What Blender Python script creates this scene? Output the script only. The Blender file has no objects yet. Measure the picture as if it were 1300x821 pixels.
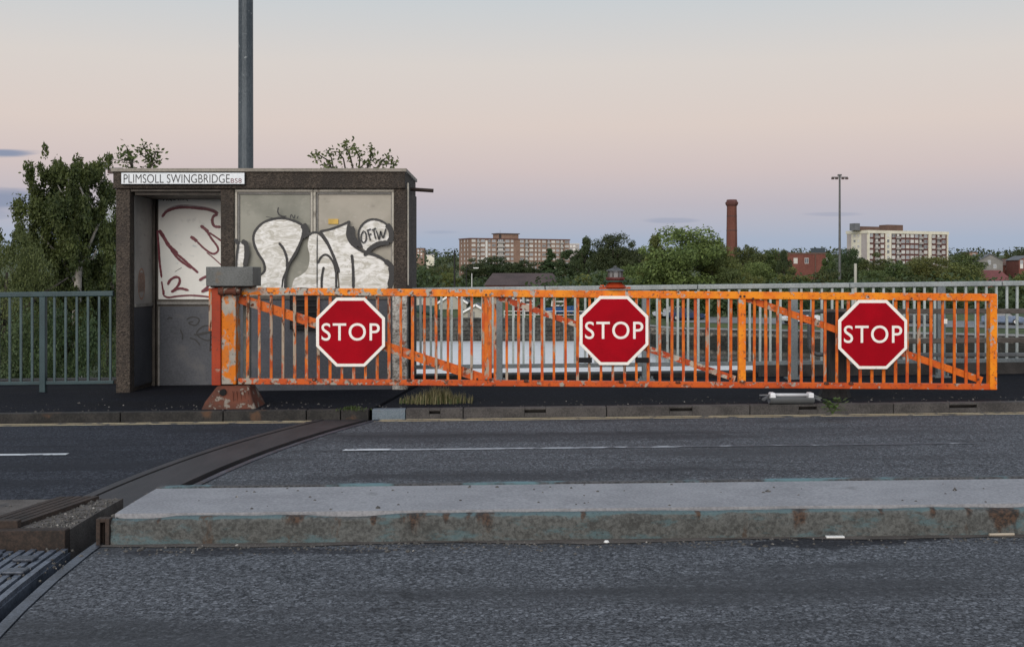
import bpy, math, random
import numpy as np
from mathutils import Vector, Matrix, noise as mnoise

S = bpy.context.scene
COL = S.collection
R = math.radians
# ------------------------------------------------------------------ camera
F = 1500.0          # focal length in photo pixels (photo 1300 wide)
HY = 350.0          # photo row of the horizon
EYE = 1.45          # eye height above the road
GR = 0.0115         # the road climbs gently to the right
cam_d = bpy.data.cameras.new("camera"); cam = bpy.data.objects.new("camera", cam_d); COL.objects.link(cam)
cam.location = (0, 0, EYE); cam.rotation_euler = (R(90), 0, 0)
cam_d.sensor_fit = 'HORIZONTAL'; cam_d.sensor_width = 36.0; cam_d.lens = 36.0*F/1300.0
cam_d.shift_y = -(410.5-HY)/1300.0
cam_d.clip_start = 0.1; cam_d.clip_end = 20000
S.camera = cam
# ------------------------------------------------------------------ exposure
S.view_settings.view_transform = 'Standard'; S.view_settings.look = 'None'
S.view_settings.exposure = 0.0; S.view_settings.gamma = 1.0
S.cycles.use_adaptive_sampling = True
# ------------------------------------------------------------------ dusk sky
def lin(r, g, b):
    f = lambda c: (c/255/12.92 if c/255 <= .04045 else ((c/255+.055)/1.055)**2.4)
    return (f(r), f(g), f(b), 1)
W = bpy.data.worlds.new("World"); S.world = W; W.use_nodes = True
nt = W.node_tree; N = nt.nodes; L = nt.links
bg = N["Background"]
tc = N.new('ShaderNodeTexCoord'); sp = N.new('ShaderNodeSeparateXYZ'); L.new(tc.outputs['Generated'], sp.inputs[0])
def wm(op, a, b=None, c=None):
    n = N.new('ShaderNodeMath'); n.operation = op
    for i, v in enumerate((a, b, c)):
        if v is None: continue
        if isinstance(v, (int, float)): n.inputs[i].default_value = v
        else: L.new(v, n.inputs[i])
    return n.outputs[0]
elev = wm('MAXIMUM', sp.outputs[2], 0.0)
ramp = N.new('ShaderNodeValToRGB')
t_ = wm('POWER', elev, 0.5); L.new(t_, ramp.inputs[0])
stops = [(0.0, (154,174,199)), (.03, (168,179,198)), (.06, (190,184,192)), (.088, (208,194,193)), (.125, (219,205,198)),
         (.175, (217,210,205)), (.23, (201,207,211)), (.45, (188,199,210)), (1.0, (168,184,206))]
el = ramp.color_ramp.elements
while len(el) < len(stops): el.new(0.5)
for e, (p, c) in zip(el, stops):
    e.position = math.sqrt(p); e.color = lin(*c)
# thin dusk clouds low in the sky, placed by compass direction
ys = wm('MAXIMUM', sp.outputs[1], 0.02)
az = wm('DIVIDE', sp.outputs[0], ys); tl = wm('DIVIDE', sp.outputs[2], ys)
fwd = wm('GREATER_THAN', sp.outputs[1], 0.02)
mp = N.new('ShaderNodeMapping'); mp.inputs['Scale'].default_value = (14, 14, 110); L.new(tc.outputs['Generated'], mp.inputs[0])
nz = N.new('ShaderNodeTexNoise'); nz.inputs['Scale'].default_value = 1.0; nz.inputs['Detail'].default_value = 5; L.new(mp.outputs[0], nz.inputs[0])
nzc = wm('SUBTRACT', nz.outputs[0], 0.5)
def cloud(a0, wa, e0, we, amp):
    u = wm('POWER', wm('ABSOLUTE', wm('DIVIDE', wm('SUBTRACT', az, a0), wa)), 2.0)
    v = wm('POWER', wm('ABSOLUTE', wm('DIVIDE', wm('SUBTRACT', tl, e0), we)), 2.0)
    d = wm('SUBTRACT', wm('SUBTRACT', 1.0, wm('ADD', u, v)), wm('MULTIPLY', nzc, -2.2))
    n = N.new('ShaderNodeMapRange'); n.interpolation_type = 'SMOOTHSTEP'; L.new(d, n.inputs[0])
    n.inputs[1].default_value = 0.0; n.inputs[2].default_value = 0.9; n.inputs[3].default_value = 0; n.inputs[4].default_value = amp
    return wm('MULTIPLY', n.outputs[0], fwd)
cl = cloud(-.435, .046, .1035, .0042, .85)
for a in ((-.455, .075, .062, .017, .75), (.135, .03, .047, .003, .3), (.275, .03, .052, .0022, .25), (-.06, .02, .037, .002, .2)):
    cl = wm('MAXIMUM', cl, cloud(*a))
mix = N.new('ShaderNodeMix'); mix.data_type = 'RGBA'
L.new(cl, mix.inputs[0]); L.new(ramp.outputs[0], mix.inputs[6]); mix.inputs[7].default_value = lin(124, 140, 168)
L.new(mix.outputs[2], bg.inputs[0]); bg.inputs[1].default_value = 1.0
# ------------------------------------------------------------------ afterglow of the sunset behind the camera
sd = bpy.data.lights.new("sun", 'SUN'); sun = bpy.data.objects.new("sun", sd); COL.objects.link(sun)
sd.energy = 2.4; sd.angle = R(55); sd.color = (1.0, .93, .86)
sun.rotation_euler = (R(67), 0, R(-14))      # shines away from the camera, from low in the west
sun.location = (0, -20, 20)

# ================================================================== helpers
def gz(x): return GR*x
def P(px, py, d): return Vector(((px-650)/F*d, d, EYE+(HY-py)/F*d))
def PG(px, py, h=0.0):
    """photo pixel -> point of the sloping road plane raised by h"""
    k = (px-650)/F; s = (HY-py)/F           # z = EYE + s d = h + GR k d
    d = (EYE-h)/(GR*k-s); return Vector((k*d, d, EYE+s*d))

# ------------------------------------------------------------------ materials
def new_mat(name):
    m = bpy.data.materials.new(name); m.use_nodes = True
    n = m.node_tree; b = n.nodes['Principled BSDF']
    return m, n, b
class NT:
    """little wrapper for building node trees"""
    def __init__(s, m): s.t = m.node_tree; s.n = s.t.nodes; s.l = s.t.links; s.b = s.n['Principled BSDF']; s.pos = None
    def link(s, a, b): s.l.new(a, b)
    def P(s, scale=(1, 1, 1)):
        if s.pos is None:
            g = s.n.new('ShaderNodeNewGeometry'); s.geo = g; s.pos = g.outputs['Position']
        if scale == (1, 1, 1): return s.pos
        mp = s.n.new('ShaderNodeMapping'); mp.inputs['Scale'].default_value = scale; s.l.new(s.pos, mp.inputs[0]); return mp.outputs[0]
    def noise(s, scale, detail=4, stretch=(1, 1, 1), rough=.55, dist=0.0):
        t = s.n.new('ShaderNodeTexNoise'); t.inputs['Scale'].default_value = scale; t.inputs['Detail'].default_value = detail
        t.inputs['Roughness'].default_value = rough; t.inputs['Distortion'].default_value = dist
        s.l.new(s.P(stretch), t.inputs['Vector']); return t.outputs[0]
    def math(s, op, a, b=None, c=None, clamp=False):
        n = s.n.new('ShaderNodeMath'); n.operation = op; n.use_clamp = clamp
        for i, v in enumerate((a, b, c)):
            if v is None: continue
            if isinstance(v, (int, float)): n.inputs[i].default_value = v
            else: s.l.new(v, n.inputs[i])
        return n.outputs[0]
    def step(s, v, lo, hi, a=0.0, b=1.0):
        n = s.n.new('ShaderNodeMapRange'); n.interpolation_type = 'SMOOTHSTEP'; s.l.new(v, n.inputs[0])
        for i, q in enumerate((lo, hi, a, b)): n.inputs[i+1].default_value = q
        return n.outputs[0]
    def mix(s, f, a, b):
        n = s.n.new('ShaderNodeMix'); n.data_type = 'RGBA'
        for k, v in ((0, f), (6, a), (7, b)):
            if isinstance(v, (int, float)): n.inputs[k].default_value = v
            elif isinstance(v, tuple): n.inputs[k].default_value = v if len(v) == 4 else (*v, 1)
            else: s.l.new(v, n.inputs[k])
        return n.outputs[2]
    def xyz(s):
        n = s.n.new('ShaderNodeSeparateXYZ'); s.l.new(s.P(), n.inputs[0]); return n.outputs
    def out(s, col, rough=.8, bump=None, bs=.3, bd=.01, metal=0, spec=.5):
        if isinstance(col, tuple): s.b.inputs['Base Color'].default_value = (*col[:3], 1)
        else: s.l.new(col, s.b.inputs['Base Color'])
        if isinstance(rough, (int, float)): s.b.inputs['Roughness'].default_value = rough
        else: s.l.new(rough, s.b.inputs['Roughness'])
        s.b.inputs['Metallic'].default_value = metal
        s.b.inputs['Specular IOR Level'].default_value = spec
        if bump is not None:
            n = s.n.new('ShaderNodeBump'); n.inputs['Strength'].default_value = bs; n.inputs['Distance'].default_value = bd
            s.l.new(bump, n.inputs['Height']); s.l.new(n.outputs[0], s.b.inputs['Normal'])

def mat_speckle(name, c1, c2, scale=8, fine=120, rough=.8, metal=0, bs=.3, bd=.006, stretch=(1, 1, 1), amt=.5, spec=.4, c3=None, lo3=.6, hi3=.72, s3=2.0):
    """broad tone change + fine grain, optionally a third colour in patches"""
    m = bpy.data.materials.new(name); m.use_nodes = True; t = NT(m)
    a = t.noise(scale, 5, stretch); b = t.noise(fine, 3, stretch)
    f = t.math('ADD', t.math('MULTIPLY', a, 1-amt), t.math('MULTIPLY', b, amt))
    col = t.mix(t.step(f, .36, .64), c1, c2)
    if c3: col = t.mix(t.step(t.noise(s3, 6), lo3, hi3), col, c3)
    t.out(col, rough, f, bs, bd, metal, spec); return m

def mat_paint(name, paint, paint2, under, rust, lo=.52, hi=.58, scale=7, wearx=None, rough=.5, rustlo=.6, stretch=(1, 1, 1)):
    """old paint over primer over rust; wearx=(x0,x1,amount): more worn towards x0 along the thing"""
    m = bpy.data.materials.new(name); m.use_nodes = True; t = NT(m)
    n1 = t.noise(scale, 8, stretch, .62); n2 = t.noise(scale*2.3, 6, stretch); n3 = t.noise(scale*.5, 4)
    base = t.mix(t.step(n3, .35, .65), paint, paint2)
    w = n1
    if wearx:
        g = t.step(t.xyz()[0], wearx[0], wearx[1], wearx[2], 0.0); w = t.math('ADD', n1, g)
    wm_ = t.step(w, lo, hi)
    col = t.mix(wm_, base, under)
    rm = t.math('MULTIPLY', t.step(n2, rustlo, rustlo+.1), t.step(w, lo-.1, hi))
    col = t.mix(rm, col, rust)
    col = t.mix(t.step(t.noise(38, 5, stretch, .65), .56, .72, 0, .85), col, rust)
    col = t.mix(t.step(t.noise(3.1, 7, stretch, .7), .5, .72, 0, .45), col, tuple(v*.45 for v in paint2))
    t.out(col, t.math('ADD', t.math('MULTIPLY', wm_, .3), rough), t.math('ADD', n2, t.math('MULTIPLY', wm_, -.6)), .35, .003, 0, .25); return m

def mat_flat(name, c, rough=.6, metal=0, spec=.4, var=.12, scale=6):
    m = bpy.data.materials.new(name); m.use_nodes = True; t = NT(m)
    c1 = tuple(v*(1-var) for v in c); c2 = tuple(min(1, v*(1+var)) for v in c)
    n = t.noise(scale, 5); t.out(t.mix(t.step(n, .35, .65), c1, c2), rough, n, .08, .003, metal, spec); return m

def mat_leaf(name, dark, light, rough=.6, warm=None):
    m = bpy.data.materials.new(name); m.use_nodes = True; t = NT(m)
    t.P(); rnd = t.geo.outputs['Random Per Island']
    oi = t.n.new('ShaderNodeObjectInfo')
    f = t.math('ADD', t.math('MULTIPLY', rnd, .55), t.math('MULTIPLY', t.step(t.noise(.55, 3), .3, .7), .45))
    col = t.mix(f, dark, light)
    hs = t.n.new('ShaderNodeHueSaturation'); t.link(col, hs.inputs['Color'])
    t.link(t.math('ADD', t.math('MULTIPLY', oi.outputs['Random'], .05), .475), hs.inputs['Hue'])
    t.link(t.math('ADD', t.math('MULTIPLY', oi.outputs['Random'], .3), .86), hs.inputs['Value'])
    t.out(hs.outputs[0], rough, spec=.3)
    tr = t.n.new('ShaderNodeBsdfTranslucent'); t.link(hs.outputs[0], tr.inputs[0])
    ms = t.n.new('ShaderNodeMixShader'); ms.inputs[0].default_value = .25
    t.link(t.b.outputs[0], ms.inputs[1]); t.link(tr.outputs[0], ms.inputs[2])
    t.link(ms.outputs[0], t.n['Material Output'].inputs[0]); return m

# ------------------------------------------------------------------ mesh building
ORG = {}        # root object -> origin of its local frame
class MB:
    def __init__(s): s.v = []; s.f = []; s.mi = []
    def add(s, vs, fs, mi=0):
        o = len(s.v); s.v += [tuple(v) for v in vs]
        s.f += [tuple(i+o for i in f) for f in fs]; s.mi += [mi]*len(fs); return s
    def box(s, x0, x1, y0, y1, z0, z1, shear=False, mi=0):
        vs = [(x, y, z) for z in (z0, z1) for y in (y0, y1) for x in (x0, x1)]
        if shear: vs = [(x, y, z+gz(x)) for x, y, z in vs]
        return s.add(vs, [(0, 2, 3, 1), (4, 5, 7, 6), (0, 1, 5, 4), (1, 3, 7, 5), (3, 2, 6, 7), (2, 0, 4, 6)], mi)
    def beam(s, a, b, w, h, up=(0, 0, 1), mi=0):
        a = Vector(a); b = Vector(b); d = (b-a).normalized(); u = Vector(up)
        r = d.cross(u)
        if r.length < 1e-4: r = d.cross(Vector((0, 1, 0)))
        r.normalize(); u = r.cross(d)
        vs = [p + r*sx*w/2 + u*sz*h/2 for p in (a, b) for sx, sz in ((-1, -1), (1, -1), (1, 1), (-1, 1))]
        return s.add(vs, [(3, 2, 1, 0), (4, 5, 6, 7), (0, 1, 5, 4), (1, 2, 6, 5), (2, 3, 7, 6), (3, 0, 4, 7)], mi)
    def tube(s, pts, rad, n=8, cap=True, mi=0):
        pts = [Vector(p) for p in pts]; k = len(pts)
        rs = rad if isinstance(rad, (list, tuple)) else [rad]*k
        o = []; prev = None
        for i, p in enumerate(pts):
            d = (pts[min(i+1, k-1)]-pts[max(i-1, 0)]).normalized()
            if prev is None:
                r = d.cross(Vector((0, 0, 1)))
                if r.length < 1e-3: r = d.cross(Vector((0, 1, 0)))
            else: r = prev - d*prev.dot(d)
            r.normalize(); prev = r; u = d.cross(r)
            o += [p + (r*math.cos(2*math.pi*j/n)+u*math.sin(2*math.pi*j/n))*rs[i] for j in range(n)]
        fs = [(i*n+j, i*n+(j+1) % n, (i+1)*n+(j+1) % n, (i+1)*n+j) for i in range(k-1) for j in range(n)]
        if cap: fs += [tuple(range(n-1, -1, -1)), tuple((k-1)*n+j for j in range(n))]
        return s.add(o, fs, mi)
    def prism(s, pts, y0, y1, mi=0):
        """outline [(x,z)] counter-clockwise seen from -Y, extruded from y0 (front) to y1"""
        n = len(pts); vs = [(x, y0, z) for x, z in pts]+[(x, y1, z) for x, z in pts]
        fs = [tuple(range(n)), tuple(range(2*n-1, n-1, -1))]+[(i, i+n, (i+1) % n+n, (i+1) % n) for i in range(n)]
        return s.add(vs, fs, mi)
    def prismz(s, pts, z0, z1, shear=False, mi=0):
        n = len(pts); q = (lambda x: gz(x)) if shear else (lambda x: 0)
        vs = [(x, y, z0+q(x)) for x, y in pts]+[(x, y, z1+q(x)) for x, y in pts]
        fs = [tuple(range(n-1, -1, -1)), tuple(range(n, 2*n))]+[(i, (i+1) % n, (i+1) % n+n, i+n) for i in range(n)]
        return s.add(vs, fs, mi)
    def lathe(s, c, prof, n=16, mi=0):
        c = Vector(c); vs = [c+Vector((r*math.cos(2*math.pi*(j+.5)/n), r*math.sin(2*math.pi*(j+.5)/n), z)) for r, z in prof for j in range(n)]
        k = len(prof); fs = [(i*n+j, i*n+(j+1) % n, (i+1)*n+(j+1) % n, (i+1)*n+j) for i in range(k-1) for j in range(n)]
        fs += [tuple(range(n-1, -1, -1)), tuple((k-1)*n+j for j in range(n))]
        return s.add(vs, fs, mi)
    def build(s, name, mat, parent=None, smooth=False, bevel=0, org=None, seg=2):
        if org is None:
            if parent is not None: org = ORG[parent]
            else:
                a = np.array(s.v); org = Vector(((a[:, 0].min()+a[:, 0].max())/2, (a[:, 1].min()+a[:, 1].max())/2, a[:, 2].min()))
        org = Vector(org)
        me = bpy.data.meshes.new(name)
        me.from_pydata([(x-org.x, y-org.y, z-org.z) for x, y, z in s.v], [], s.f)
        mats = mat if isinstance(mat, (list, tuple)) else [mat]
        for m in mats: me.materials.append(m)
        if len(mats) > 1: me.polygons.foreach_set('material_index', s.mi)
        if smooth: me.polygons.foreach_set('use_smooth', [True]*len(s.f))
        o = bpy.data.objects.new(name, me); COL.objects.link(o)
        if parent is not None: o.parent = parent
        else: o.location = org
        ORG[o] = org
        if bevel:
            b = o.modifiers.new('bevel', 'BEVEL'); b.width = bevel; b.segments = seg; b.limit_method = 'ANGLE'; b.angle_limit = R(40)
        return o
def thing(name, label, cat, loc, group=None, rotz=0):
    o = bpy.data.objects.new(name, None); COL.objects.link(o); o.location = loc; o.rotation_euler = (0, 0, rotz)
    o.empty_display_size = .2; o['label'] = label; o['category'] = cat
    if group: o['group'] = group
    ORG[o] = Vector(loc) if not rotz else Vector((0, 0, 0))
    return o
def tag(o, label, cat, group=None):
    o['label'] = label; o['category'] = cat
    if group: o['group'] = group
    return o
def struct(o): o['kind'] = 'structure'; return o
def stuff(o): o['kind'] = 'stuff'; return o
def dup(src, name, parent, loc, rot=None, scale=None):
    c = src.copy(); c.name = name; COL.objects.link(c); c.parent = parent; c.location = loc
    if rot: c.rotation_euler = rot
    if scale: c.scale = scale
    return c
def local_mesh(name, mb, mat, smooth=False):
    """mesh in its own local frame, to be placed many times"""
    me = bpy.data.meshes.new(name); me.from_pydata(mb.v, [], mb.f)
    mats = mat if isinstance(mat, (list, tuple)) else [mat]
    for m in mats: me.materials.append(m)
    if len(mats) > 1: me.polygons.foreach_set('material_index', mb.mi)
    if smooth: me.polygons.foreach_set('use_smooth', [True]*len(mb.f))
    return me
def place(me, name, parent, loc, rot=(0, 0, 0), scale=(1, 1, 1)):
    o = bpy.data.objects.new(name, me); COL.objects.link(o); o.parent = parent; o.location = loc; o.rotation_euler = rot; o.scale = scale
    return o
def catmull(pts, per=6):
    p = [Vector(q) for q in pts]; p = [p[0]*2-p[1]]+p+[p[-1]*2-p[-2]]; out = []
    for i in range(1, len(p)-2):
        for k in range(per):
            t = k/per; a, b, c, d = p[i-1:i+3]
            out.append(.5*((2*b)+(c-a)*t+(2*a-5*b+4*c-d)*t*t+(3*b-a-3*c+d)*t**3))
    out.append(p[-2]); return out
def stroke(mb, pts, w, y, conv, per=6, jit=.12, seed=0):
    """painted line on a wall: pts in zoom pixels, conv -> (x,z), w metres"""
    rnd = random.Random(seed+len(pts))
    q = catmull([Vector((*conv(*p), 0)) for p in pts], per); n = len(q); vs = []
    for i, p in enumerate(q):
        d = (q[min(i+1, n-1)]-q[max(i-1, 0)])
        if d.length < 1e-6: d = Vector((1, 0, 0))
        d.normalize(); nn = Vector((-d.y, d.x, 0)); ww = w/2*(1+jit*rnd.uniform(-1, 1))
        if i in (0, n-1): ww *= .5
        vs += [(p.x+nn.x*ww, y, p.y+nn.y*ww), (p.x-nn.x*ww, y, p.y-nn.y*ww)]
    mb.add(vs, [(2*i, 2*i+1, 2*i+3, 2*i+2) for i in range(n-1)])
def fillpoly(mb, pts, y, conv, smooth=True):
    q = catmull([Vector((*conv(*p), 0)) for p in pts+[pts[0]]], 4)[:-1] if smooth else [Vector((*conv(*p), 0)) for p in pts]
    from mathutils.geometry import tessellate_polygon
    tri = tessellate_polygon([q]); mb.add([(p.x, y, p.y) for p in q], [tuple(t) for t in tri])
def text_verts(s, offset=0.0, spacing=1.0):
    cu = bpy.data.curves.new('lettering', 'FONT'); cu.body = s; cu.offset = offset; cu.space_character = spacing; cu.resolution_u = 6
    o = bpy.data.objects.new('lettering', cu); COL.objects.link(o)
    dg = bpy.context.evaluated_depsgraph_get(); me = bpy.data.meshes.new_from_object(o.evaluated_get(dg))
    v = [tuple(q.co) for q in me.vertices]; f = [tuple(q.vertices) for q in me.polygons]
    bpy.data.objects.remove(o); bpy.data.meshes.remove(me); bpy.data.curves.remove(cu)
    a = np.array(v); a[:, 0] -= a[:, 0].min(); a[:, 1] -= a[:, 1].min(); a[:, 0] /= a[:, 0].max(); a[:, 1] /= a[:, 1].max()
    return a, f
def lettering(mb, s, x0, x1, z0, z1, y, offset=0.0, spacing=1.0, depth=.002):
    """letters as a thin raised sheet facing -Y"""
    a, f = text_verts(s, offset, spacing)
    mb.add([(x0+(x1-x0)*p[0], y, z0+(z1-z0)*p[1]) for p in a], f)
# ================================================================== materials of the place
def asphalt(name, c1, c2, patch, pscale=1.0, streak=True, stains=()):
    m = bpy.data.materials.new(name); m.use_nodes = True; t = NT(m)
    g = t.noise(105, 3, rough=.7); g2 = t.noise(38, 5); big = t.noise(.9*pscale, 6, (.35, 1.6, 1), .6)
    vo = t.n.new('ShaderNodeTexVoronoi'); vo.inputs['Scale'].default_value = 75; t.link(t.P(), vo.inputs['Vector'])
    grain = t.math('ADD', t.math('MULTIPLY', g, .6), t.math('MULTIPLY', g2, .4))
    col = t.mix(t.step(grain, .4, .62), c1, c2)
    chip = t.math('GREATER_THAN', vo.outputs['Color'], .80)
    col = t.mix(t.math('MULTIPLY', chip, .45), col, tuple(min(1, v*2.1) for v in c2))
    col = t.mix(t.step(big, .46, .66, 0, .75), col, patch)
    if streak:
        y = t.xyz()[1]
        s1 = t.noise(1.0, 3, (.12, 3.2, 1)); col = t.mix(t.step(s1, .5, .72, 0, .4), col, tuple(v*.55 for v in patch))
        cr = t.n.new('ShaderNodeTexVoronoi'); cr.feature = 'DISTANCE_TO_EDGE'; cr.inputs['Scale'].default_value = .42
        wp = t.n.new('ShaderNodeVectorMath'); wp.operation = 'ADD'
        nn = t.n.new('ShaderNodeTexNoise'); nn.inputs['Scale'].default_value = 3.0; nn.inputs['Detail'].default_value = 6; t.link(t.P(), nn.inputs[0])
        sc_ = t.n.new('ShaderNodeVectorMath'); sc_.operation = 'SCALE'; sc_.inputs['Scale'].default_value = .5; t.link(nn.outputs['Color'], sc_.inputs[0]); t.link(t.P((.5, 1, 1)), wp.inputs[0]); t.link(sc_.outputs[0], wp.inputs[1]); t.link(wp.outputs[0], cr.inputs['Vector'])
        col = t.mix(t.step(cr.outputs[0], .0, .006, .0 if not stains else .4, 0), col, (.012, .012, .013))
    for (sx_, sy_, rx, ry, am) in stains:
        X_, Y_, _z = t.xyz()
        u = t.math('POWER', t.math('ABSOLUTE', t.math('DIVIDE', t.math('SUBTRACT', X_, sx_), rx)), 2.0); v = t.math('POWER', t.math('ABSOLUTE', t.math('DIVIDE', t.math('SUBTRACT', Y_, sy_), ry)), 2.0)
        d = t.math('ADD', t.math('SUBTRACT', 1.0, t.math('ADD', u, v)), t.math('MULTIPLY', t.math('SUBTRACT', t.noise(7, 5, (.6, 1, 1)), .5), 3.2))
        col = t.mix(t.step(d, .1, .45, 0, am), col, (.018, .018, .022))
    t.out(col, .88, grain, .6, .007, spec=.16 if stains else .06); return m
M = {}
M['asphalt'] = asphalt('asphalt', (.024, .026, .030), (.152, .159, .174), (.050, .052, .057), stains=[(PG(1050, 688).x, PG(1050, 688).y-.02, .42, .14, .75), (PG(1150, 684).x, PG(1150, 684).y, .25, .07, .7), (PG(330, 700).x, PG(330, 700).y, .75, .10, .6), (PG(640, 560).x, 10.6, 2.5, .35, .35), (.5, 8.6, 2.2, .25, .3)])
M['deck'] = asphalt('deck_asphalt', (.018, .020, .026), (.066, .071, .084), (.030, .032, .038))
M['pave'] = asphalt('dark_pavement', (.007, .0075, .010), (.019, .020, .026), (.013, .013, .015), streak=False)
M['kerb'] = mat_speckle('kerb_stone', (.036, .033, .032), (.085, .078, .074), 5, 90, .85, c3=(.035, .032, .031), s3=3)
M['kerbblue'] = mat_speckle('blue_kerb', (.085, .11, .135), (.155, .19, .22), 9, 80, .8, c3=(.09, .09, .09), s3=9)
M['kerbdark'] = mat_speckle('mossy_kerb', (.016, .0155, .015), (.04, .037, .034), 7, 60, .9, c3=(.09, .05, .03), s3=4)
M['rust'] = mat_speckle('rusty_steel', (.020, .0155, .013), (.052, .035, .027), 5, 70, .85, c3=(.03, .022, .02), s3=6)
M['rustred'] = mat_speckle('red_brown_plate', (.022, .021, .023), (.046, .041, .043), 3, 80, .6, stretch=(3, .6, 1), c3=(.05, .05, .055), s3=2.5)
M['steelblue'] = mat_speckle('worn_steel', (.036, .042, .055), (.10, .115, .145), 4, 60, .45, metal=.4, c3=(.06, .05, .05), s3=6)
M['ribsteel'] = mat_speckle('ribbed_steel', (.06, .07, .09), (.16, .18, .22), 6, 60, .5, metal=.3, c3=(.07, .05, .04), s3=3)
M['gravel'] = mat_speckle('gravel', (.04, .037, .034), (.13, .122, .112), 12, 60, .9, c3=(.36, .34, .31), s3=25, lo3=.62, hi3=.66)
M['slab'] = mat_speckle('island_concrete', (.205, .205, .218), (.31, .31, .325), 2.6, 60, .85, amt=.55, c3=(.12, .12, .122), s3=2.6, lo3=.6, hi3=.74, bs=.5)
M['yellow'] = mat_speckle('faded_yellow_line', (.50, .40, .24), (.62, .52, .34), 4, 60, .7, c3=(.16, .15, .13), lo3=.55, hi3=.62, s3=7)
M['white_line'] = mat_speckle('white_line', (.5, .52, .55), (.66, .68, .7), 6, 60, .7, c3=(.14, .145, .16), lo3=.55, hi3=.65, s3=9)
def faded_line():
    m = bpy.data.materials.new('worn_white_line'); m.use_nodes = True; t = NT(m)
    f = t.math('ADD', t.noise(14, 6, (.5, 1, 1)), t.step(t.xyz()[0], -1.6, 3.2, .14, -.16))
    col = t.mix(t.step(f, .42, .56), (.075, .08, .092), (.42, .44, .47)); t.out(col, .75, t.noise(90, 3), .3, .004); return m
M['worn_line'] = faded_line()
def kerb_face():
    m = bpy.data.materials.new('painted_kerb_face'); m.use_nodes = True; t = NT(m)
    n1 = t.noise(7, 9, (.6, 1, 1.6), .72); n2 = t.noise(46, 6, rough=.68); n3 = t.noise(3.4, 7, (1, 1, .3), .66); n4 = t.noise(9, 5, (1, 1, .5))
    z = t.math('SUBTRACT', t.xyz()[2], t.math('MULTIPLY', t.xyz()[0], GR))
    col = t.mix(t.step(t.math('ADD', t.math('MULTIPLY', n2, .8), t.math('MULTIPLY', n4, .2)), .36, .64), (.045, .046, .043), (.118, .121, .114))
    edge = t.math('ADD', t.step(z, .128, .150, 0, .26), t.step(z, .0, .05, .06, 0))
    col = t.mix(t.step(t.math('ADD', n1, edge), .52, .66, 0, .65), col, (.08, .145, .16))
    col = t.mix(t.step(n3, .56, .64), col, (.07, .038, .02))
    col = t.mix(t.math('MULTIPLY', t.step(n3, .58, .65), t.step(n4, .45, .6)), col, (.03, .02, .015))
    X_ = t.xyz()[0]; zn = t.noise(6, 6, (1.6, 1, .5), .65); zn2 = t.noise(26, 5, (1, 1, .25))
    for (p0, p1, za) in ((503, 543, .02), (560, 572, .09), (590, 600, .10), (603, 633, .05), (736, 746, .1), (1002, 1032, .03), (1116, 1124, .1), (1180, 1189, .09), (1226, 1237, .07), (1254, 1296, .0), (350, 394, .08), (468, 479, .09), (196, 204, .1), (880, 890, .1)):
        xa_, xb2 = (p0-650)/F*6.47, (p1-650)/F*6.47
        u = t.math('POWER', t.math('ABSOLUTE', t.math('DIVIDE', t.math('SUBTRACT', X_, (xa_+xb2)/2), (xb2-xa_)/2)), 2.0)
        v = t.math('POWER', t.math('ABSOLUTE', t.math('DIVIDE', t.math('SUBTRACT', z, .155), .155-za)), 1.6)
        d = t.math('ADD', t.math('SUBTRACT', .9, t.math('ADD', u, v)), t.math('MULTIPLY', t.math('SUBTRACT', t.math('ADD', t.math('MULTIPLY', zn, .5), t.math('MULTIPLY', zn2, .5)), .5), 4.5))
        rc = t.mix(t.step(n2, .4, .6), (.016, .011, .009), (.075, .038, .02)); col = t.mix(t.step(d, -.1, .7, 0, .92), col, rc)
    col = t.mix(t.step(t.noise(55, 3), .62, .7, 0, .7), col, (.035, .035, .035))
    t.out(col, .8, t.math('ADD', n2, n4), .6, .012); return m
M['kerbface'] = kerb_face()
M['dirt'] = mat_speckle('road_dirt', (.06, .052, .047), (.125, .11, .10), 6, 90, .95, c3=(.04, .04, .043), s3=2)
M['damp'] = mat_speckle('damp_asphalt', (.030, .031, .036), (.085, .088, .098), 6, 90, .6)
M['litter'] = mat_flat('white_litter', (.7, .7, .68)); M['stick'] = mat_flat('pale_stick', (.42, .36, .28))
M['black'] = mat_flat('black_void', (.008, .008, .009), .9)
M['stone'] = mat_speckle('quay_stone', (.03, .03, .027), (.095, .092, .082), .6, 4, .9, c3=(.03, .033, .028), s3=.4)
def darkened_stone(c1, c2, low_dark):
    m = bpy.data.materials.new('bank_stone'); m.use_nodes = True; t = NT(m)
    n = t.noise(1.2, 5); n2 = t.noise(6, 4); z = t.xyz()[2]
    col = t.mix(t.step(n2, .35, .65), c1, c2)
    col = t.mix(t.step(t.math('ADD', z, t.math('MULTIPLY', t.math('SUBTRACT', n, .5), .5)), -5.25, -4.95, 1, 0), col, low_dark)      # tide band added to darken the wall's mirror image in the water
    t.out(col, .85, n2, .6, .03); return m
M['stonelight'] = darkened_stone((.055, .05, .043), (.21, .19, .16), (.016, .017, .014))
M['stoneold'] = mat_speckle('bank_stone', (.06, .054, .046), (.20, .18, .155), .5, 5, .9, c3=(.07, .07, .055), s3=.5)
M['grass'] = mat_speckle('bank_grass', (.045, .065, .022), (.10, .125, .045), .25, 3, .95)
M['land'] = mat_speckle('scrub_land', (.03, .045, .018), (.07, .085, .035), .05, 1.2, .95)
M['path'] = mat_speckle('grey_path', (.16, .165, .17), (.24, .245, .25), .3, 4, .9)
M['mud'] = mat_speckle('river_bed', (.04, .035, .03), (.07, .065, .055), .2, 2, .9)

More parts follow.
